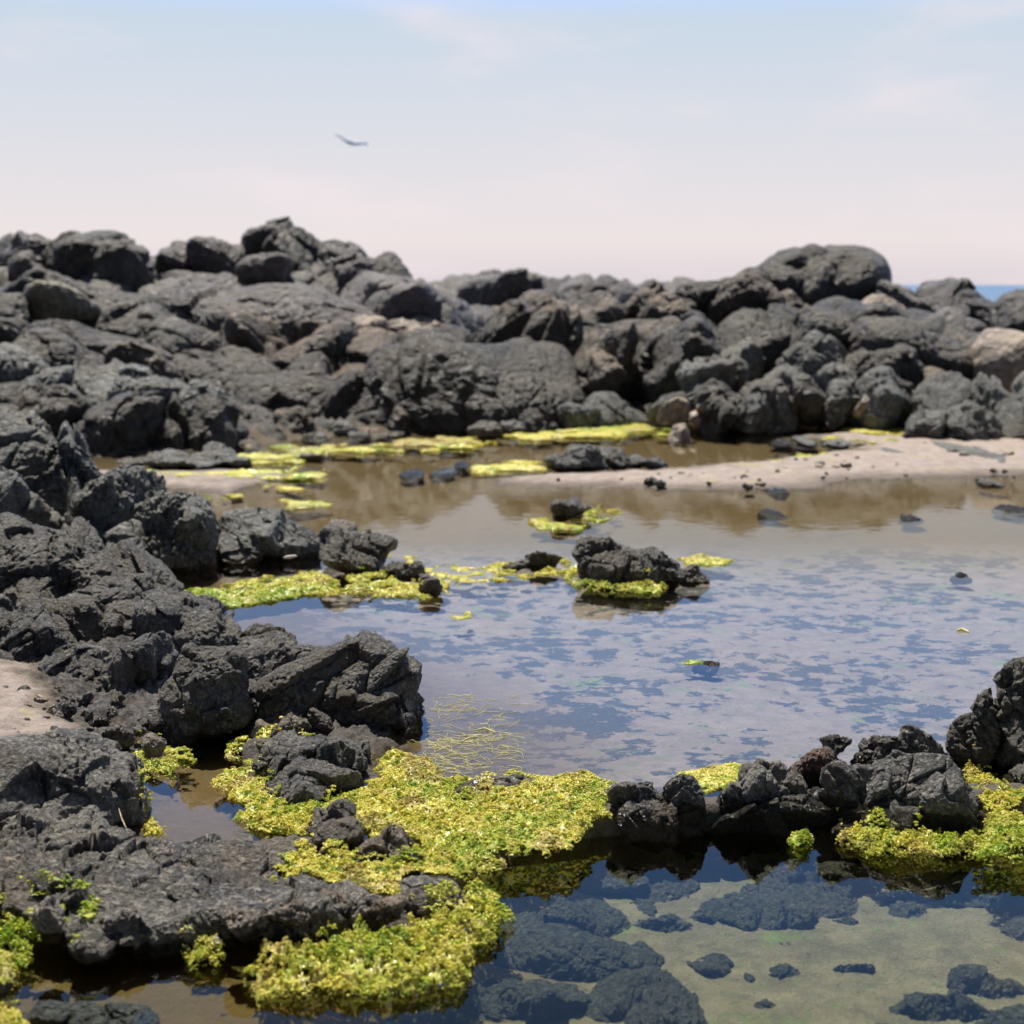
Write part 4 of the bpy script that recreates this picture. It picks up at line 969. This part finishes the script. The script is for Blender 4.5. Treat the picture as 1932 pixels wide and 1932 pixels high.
    for k in range(5):
        m = which == k
        q, f = BL[k]; nk = int(m.sum())
        if nk == 0: continue
        ang = r.rand(nk) * 6.283; ca, sa = np.cos(ang)[:, None], np.sin(ang)[:, None]
        ti = (r.rand(nk) - 0.5)[:, None] * 1.6
        x, y, zz = q[None, :, 0], q[None, :, 1], q[None, :, 2]
        zt = zz * flat + x * ti * 0.5
        wx = (x * ca - y * sa); wy = (x * sa + y * ca)
        S3 = sz[m][:, None]
        el = (0.7 + 0.7 * r.rand(nk))[:, None]
        V = np.stack([X[m][:, None] + wx * S3 * el, Y[m][:, None] + wy * S3, Z[m][:, None] + zt * S3], 2)
        vs.append(V.reshape(-1, 3)); 
        fs.append((f[None] + (np.arange(nk) * len(q))[:, None, None]).reshape(-1, 3) + off)
        cc = np.concatenate([c[m], np.ones((nk, 1))], 1)
        cs.append(np.repeat(cc, len(q), 0)); off += nk * len(q)
    loc = (float(X.mean()), float(Y.mean()), z)
    o = link_mesh(name, np.concatenate(vs), np.concatenate(fs), M['algae'], loc, attrs={'tone': np.concatenate(cs)})
    tag(o, label, 'seaweed', kind='stuff')
    print('weed', label[:40], n, off)
    return o

weed('wide yellow green weed mat covering the dam between the two pools',
     [(600, 1545), (640, 1500), (690, 1470), (745, 1412), (790, 1432), (830, 1462), (1000, 1455), (1110, 1453), (1160, 1478), (1165, 1515), (1130, 1560), (1060, 1590), (960, 1605), (900, 1615), (800, 1600), (700, 1575), (640, 1590)], thick=.035, size=.0062, seed=1, green=.2, cap=.03, edge=.06, cl=.045)
weed('thick yellow weed bank hanging off the front of the foreground ledge',
     [(440, 1730), (560, 1700), (700, 1712), (830, 1700), (890, 1650), (935, 1670), (942, 1720), (900, 1765), (870, 1830), (800, 1862), (640, 1862), (500, 1850), (440, 1800)], z=-0.05, thick=.075, size=.0068, seed=2, green=.3, cap=.075, edge=.07, cl=.05)
weed('yellow weed band between the peaked rock and the foreground ledge',
     [(520, 1640), (545, 1580), (600, 1570), (690, 1590), (790, 1590), (905, 1600), (930, 1618), (880, 1655), (800, 1670), (740, 1690), (640, 1680), (560, 1665)], thick=.04, size=.0062, seed=3, green=.2, cap=.04, edge=.05, cl=.045)
weed('yellow weed around the pair of low smooth rocks left of the dam',
     [(408, 1470), (430, 1440), (500, 1450), (700, 1500), (720, 1540), (640, 1560), (560, 1565), (520, 1560), (470, 1520)], thick=.03, size=.006, seed=4, green=.2, cap=.03, edge=.05)
weed('bright weed fringe with droplets at the front of the low smooth rocks',
     [(455, 1510), (520, 1500), (620, 1515), (650, 1540), (560, 1572), (500, 1562), (460, 1540)], thick=.04, size=.006, seed=5, green=.4, cap=.035, edge=.04)
weed('yellow weed in the hollow of the pink crusted rocks',
     [(420, 1400), (470, 1350), (520, 1370), (590, 1400), (600, 1425), (540, 1445), (470, 1450), (425, 1430)], thick=.02, size=.0055, seed=6, green=.2, cap=.09, edge=.04, cover=.5)
weed('yellow weed hanging on the pale rock beside the small brown pool',
     [(190, 1400), (200, 1370), (240, 1395), (345, 1410), (355, 1440), (330, 1462), (250, 1455), (205, 1440)], thick=.03, size=.0058, seed=7, green=.35, cap=.05, edge=.04)
weed('strip of yellow weed behind the cracked boulders of the dam',
     [(1290, 1462), (1330, 1442), (1400, 1440), (1425, 1455), (1400, 1490), (1310, 1492)], thick=.018, size=.0055, seed=8, green=.1, cap=.04, edge=.04)
weed('yellow green weed draped along the front of the wide slab',
     [(1585, 1580), (1590, 1545), (1650, 1528), (1760, 1535), (1850, 1560), (1870, 1600), (1780, 1606), (1640, 1608)], z=-0.05, thick=.05, size=.006, seed=9, green=.35, cap=.07, edge=.045, cl=.04)
weed('bright green and yellow weed bank under the black spire at right',
     [(1790, 1430), (1830, 1425), (1870, 1450), (1932, 1500), (2050, 1520), (2050, 1610), (1930, 1612), (1850, 1606), (1860, 1570), (1850, 1520)], z=-0.02, thick=.055, size=.0062, seed=10, green=.4, cap=.065, edge=.05)
weed('dark shaded weed clump hanging under the left end of the foreground ledge',
     [(-120, 1735), (0, 1720), (140, 1722), (190, 1750), (180, 1800), (60, 1800), (-120, 1812)], z=-0.05, thick=.085, size=.0068, seed=11, green=.6, cap=.13, edge=.06)
weed('rounded weed tuft at the left picture edge above the corner clump',
     [(-120, 1800), (10, 1792), (38, 1815), (34, 1870), (-120, 1885)], z=-0.05, thick=.09, size=.007, seed=12, green=.35, cap=.14, edge=.06)
weed('yellow weed clump in the very bottom left corner',
     [(-150, 1900), (30, 1888), (92, 1930), (100, 2030), (-150, 2060)], z=-0.05, thick=.09, size=.007, seed=13, green=.15, cap=.14, edge=.07)
weed('small green weed tuft below the end of the dark ledge shade',
     [(350, 1775), (430, 1770), (450, 1800), (400, 1812), (350, 1805)], z=-0.05, thick=.06, size=.006, seed=14, green=.65, cap=.08, edge=.035)
weed('little yellow weed patch on the right slope of the foreground ledge',
     [(270, 1520), (300, 1545), (318, 1570), (290, 1580), (268, 1550)], z=0.0, thick=.03, size=.005, seed=15, green=.05, cap=.16, edge=.02)
weed('tiny bright green weed tuft on the dam between two boulders',
     [(1490, 1570), (1530, 1568), (1535, 1590), (1500, 1594)], z=-0.05, thick=.04, size=.005, seed=16, green=.8, cap=.08, edge=.02)
# around the islets
weed('yellow weed skirt on the near side of the biggest islet',
     [(1060, 1075), (1110, 1068), (1250, 1085), (1262, 1100), (1240, 1114), (1160, 1112), (1080, 1100)], thick=.05, size=.010, seed=20, green=.35, cap=.07, edge=.05, cl=.06)
weed('thin yellow weed trail left of the biggest islet',
     [(900, 1078), (940, 1060), (1000, 1062), (1075, 1050), (1085, 1078), (1000, 1088), (940, 1094)], thick=.02, size=.009, seed=21, green=.15, cap=.03, edge=.05, cover=.45)
weed('yellow weed patch floating right of the biggest islet',
     [(1275, 1052), (1330, 1046), (1385, 1058), (1340, 1068), (1285, 1068)], thick=.015, size=.009, seed=22, green=.1, cap=.03, edge=.06)
weed('yellow weed ring around the small black islet',
     [(1010, 980), (1060, 965), (1130, 952), (1170, 955), (1150, 985), (1080, 998), (1020, 994)], thick=.03, size=.012, seed=23, green=.3, cap=.05, edge=.12, cover=.3, drape=False)
weed('bright green weed at the inner corner of the left point',
     [(345, 1128), (360, 1112), (480, 1108), (560, 1095), (620, 1112), (560, 1125), (480, 1140), (400, 1140)], thick=.03, size=.009, seed=24, green=.75, cap=.05, edge=.06, cl=.06)
weed('yellow weed fringe along the left point toward the little black stone',
     [(430, 1100), (500, 1085), (600, 1075), (700, 1078), (800, 1090), (850, 1100), (800, 1128), (700, 1118), (600, 1118), (500, 1122)], thick=.03, size=.009, seed=25, green=.25, cap=.05, edge=.06, cover=.25)
weed('yellow weed scum floating between the left point and the biggest islet',
     [(740, 1030), (800, 1062), (900, 1072), (1000, 1080), (940, 1098), (840, 1100), (780, 1090), (720, 1062)], thick=.006, size=.008, seed=26, green=.15, cap=.03, edge=.07, cover=.62, flat=.3)
# far bands
weed('bright yellow green weed band along the far shore of the pool',
     [(480, 872), (500, 845), (700, 832), (900, 824), (1000, 815), (1100, 802), (1300, 797), (1500, 795), (1700, 793), (1730, 810), (1500, 808), (1300, 812), (1130, 822), (1000, 835), (860, 842), (700, 850), (600, 856), (540, 872)], z=0.01, thick=.022, size=.016, cover=.38, ragged=1.3, seed=30, green=.15, edge=.2, cl=.3, drape=False, flat=.5)
weed('yellow weed fringe on the sand spit below the long low jagged rock',
     [(270, 888), (480, 886), (640, 886), (620, 900), (500, 905), (400, 898), (280, 895)], z=0.015, thick=.015, size=.02, seed=31, green=.1, edge=.2, cl=.3, drape=False, flat=.4, cover=.45)
weed('pale floating weed patch off the end of the sand spit',
     [(500, 948), (540, 940), (620, 942), (640, 955), (560, 962)], z=0.005, thick=.01, size=.012, seed=32, green=.25, edge=.2, cl=.2, drape=False, flat=.35, cover=.3)
weed('scattered yellow weed scraps floating near the sand spit',
     [(560, 880), (680, 878), (720, 895), (640, 915), (520, 940), (420, 960), (440, 930)], z=0.004, thick=.01, size=.012, seed=33, green=.1, edge=.25, cl=.2, drape=False, flat=.35, cover=.75)
weed('olive green weed streak in the far shallow pool behind the sandbar',
     [(1350, 878), (1420, 870), (1560, 855), (1640, 860), (1560, 880), (1400, 884)], z=0.004, thick=.01, size=.02, seed=34, green=.3, edge=.3, cl=.3, drape=False, flat=.35, cover=.4)
weed('yellow weed at the back edge of the lumpy sandbar rock',
     [(900, 880), (960, 872), (1030, 868), (1040, 886), (980, 892), (910, 892)], z=0.006, thick=.015, size=.016, seed=35, green=.25, edge=.2, cl=.3, drape=False, flat=.4, cover=.35)
weed('yellow weed scraps on the right end of the far band',
     [(1640, 800), (1725, 800), (1720, 830), (1650, 835), (1560, 828)], z=0.04, thick=.02, size=.02, seed=36, green=.25, edge=.25, cl=.3, drape=False, flat=.4, cover=.5)
weed('small floating weed patch in the upper pool left of the middle',
     [(848, 1160), (880, 1155), (892, 1163), (860, 1170)], thick=.006, size=.006, seed=37, green=.35, edge=.05, drape=False, flat=.4, cover=.3)
weed('thin weed around the glistening black rock awash in the upper pool',
     [(1290, 1250), (1340, 1238), (1400, 1246), (1380, 1256), (1320, 1262)], thick=.006, size=.006, seed=38, green=.5, edge=.05, drape=False, flat=.4, cover=.5)

# ------------------------------------------------------------------ curves: strands, straw, worm tubes
def tube(paths, rad, sides=5):
    vs, fs, off = [], [], 0
    for pts in paths:
        pts = np.asarray(pts, float); n = len(pts)
        tg = np.gradient(pts, axis=0); tg /= np.linalg.norm(tg, axis=1, keepdims=True) + 1e-9
        up = np.array([0, 0, 1.0]); a = np.cross(tg, up); a /= np.linalg.norm(a, axis=1, keepdims=True) + 1e-9
        b = np.cross(a, tg)
        rr = rad * (1 - 0.6 * np.abs(np.linspace(-1, 1, n)) ** 3)
        for i in range(n):
            for k in range(sides):
                t = 2 * math.pi * k / sides
                vs.append(pts[i] + rr[i] * (math.cos(t) * a[i] + math.sin(t) * b[i]))
        for i in range(n - 1):
            for k in range(sides):
                k2 = (k + 1) % sides
                fs.append((off + i * sides + k, off + i * sides + k2, off + (i + 1) * sides + k2, off + (i + 1) * sides + k))
        off += n * sides
    return np.array(vs), np.array(fs)
r = np.random.RandomState(9)
paths = []
for i in range(230):
    x = 790 + r.rand() ** 1.4 * 170; y = 1385 + r.rand() * 75
    if i > 145: x = 800 + r.rand() * 170; y = 1310 + r.rand() * 90
    p0 = on(x, y, 0.002); ang = r.normal() * 0.5 + (0 if r.rand() < .7 else 1.0); ln = 0.03 + r.rand() * 0.09
    pts = []; q = p0.copy(); 
    for k in range(12):
        pts.append(q.copy()); ang += r.normal() * 0.28
        q = q + np.array([math.cos(ang), math.sin(ang), 0]) * ln / 11
        q[2] = 0.0018 + 0.001 * math.sin(k)
    paths.append(pts)
v, f = tube(paths, 0.0008, 4)
o = link_mesh('weed_strands', v, f, M['strand'], tuple(on(860, 1420, 0.0)))
tag(o, 'fine yellow weed strands floating on the water right of the faceted boulder', 'seaweed', kind='stuff')
def straw(label, pts, rad, mat='straw', name='straw', n=16, cat='straw'):
    pts = np.array(pts); t = np.linspace(0, len(pts) - 1, n)
    P = np.stack([np.interp(t, range(len(pts)), pts[:, k]) for k in range(3)], 1)
    v, f = tube([P], rad, 6)
    return tag(link_mesh(name, v, f, M[mat], tuple(pts[0])), label, cat)
straw('bent dry straw lying across the thick foreground weed bank', [at(704, 1848, 3.16), at(722, 1800, 3.2), at(745, 1757, 3.27), at(728, 1750, 3.29), at(700, 1742, 3.3)], 0.0022)
straw('thin straw sliver in the hollow of the foreground ledge', [at(224, 1525, 3.72), at(230, 1545, 3.66), at(238, 1562, 3.6)], 0.0012)
straw('yellow floating weed stem nearest the faceted boulder', [on(895, 1378, .004), on(915, 1374, .005), on(935, 1382, .004)], 0.003, 'strand', 'weed_stem', cat='seaweed')
straw('pale floating weed stem left of the yellow one', [on(868, 1400, .004), on(885, 1392, .005), on(900, 1390, .004)], 0.0028, 'strand', 'weed_stem', cat='seaweed')
straw('little yellow weed scrap floating in the right of the upper pool', [on(1805, 1190, .004), on(1815, 1187, .006), on(1828, 1192, .004)], 0.006, 'strand', 'weed_stem', cat='seaweed')
straw('small white stick lying at the foot of the left point', [at(535, 1052, 7.85), at(560, 1049, 7.85)], 0.009, 'chalk', 'stick', cat='stick')
def tubeworm(label, cx, cy, D, s, turns):
    c = at(cx, cy, D); pts = []
    for k in range(24):
        t = k / 23 * turns * 6.283; rr = s * (0.35 + 0.65 * k / 23)
        pts.append(c + np.array([math.cos(t) * rr, -0.01 + 0.002 * k / 23, math.sin(t) * rr]))
    v, f = tube([pts], s * 0.22, 6)
    tag(link_mesh('worm_tube', v, f, M['chalk'], tuple(c)), label, 'worm tube')
tubeworm('curled white worm tube on the front of the foreground ledge', 411, 1770, 3.12, .010, 1.0)
tubeworm('white worm tube at the foot of the smooth low grey boulder', 780, 1702, 3.44, .010, .6)

# ------------------------------------------------------------------ gull
def gull():
    bm = bmesh.new()
    verts = [(-0.62, 0, 0.16), (-0.38, 0, 0.10), (-0.18, 0, 0.02), (0, 0, 0), (0.2, .0, 0.03), (0.42, 0, 0.10), (0.56, 0, 0.05), (0.1, -0.16, -0.01), (-0.1, 0.20, 0.0), (0.12, -0.26, 0.0)]
    rad = [0.03, .07, .10, .14, .12, .09, .04, .08, .05, .04]
    edges = [(0, 1), (1, 2), (2, 3), (3, 4), (4, 5), (5, 6), (3, 7), (3, 8), (7, 9)]
    me = bpy.data.meshes.new('gull'); me.from_pydata(verts, edges, [])
    o = bpy.data.objects.new('gull', me); sc.collection.objects.link(o)
    md = o.modifiers.new('skin', 'SKIN')
    for i, sv_ in enumerate(me.skin_vertices[0].data):
        sv_.radius = (rad[i], rad[i] * (0.9 if i in (3, 7, 8, 9) else 0.5)); sv_.use_root = (i == 3)
    s2 = o.modifiers.new('sub', 'SUBSURF'); s2.levels = 2; s2.render_levels = 2
    dg = bpy.context.evaluated_depsgraph_get()
    m2 = bpy.data.meshes.new_from_object(o.evaluated_get(dg)); bm.free()
    o.modifiers.clear(); o.data = m2; m2.materials.clear(); m2.materials.append(M['gull'])
    for p_ in m2.polygons: p_.use_smooth = True
    o.location = at(664, 270, 51)
    o.rotation_euler = (0, math.radians(12), math.radians(10))
    tag(o, 'single blurred gull gliding high in the sky above the left rocks', 'bird')
gull()
print('script time', round(time.time() - T0, 1))
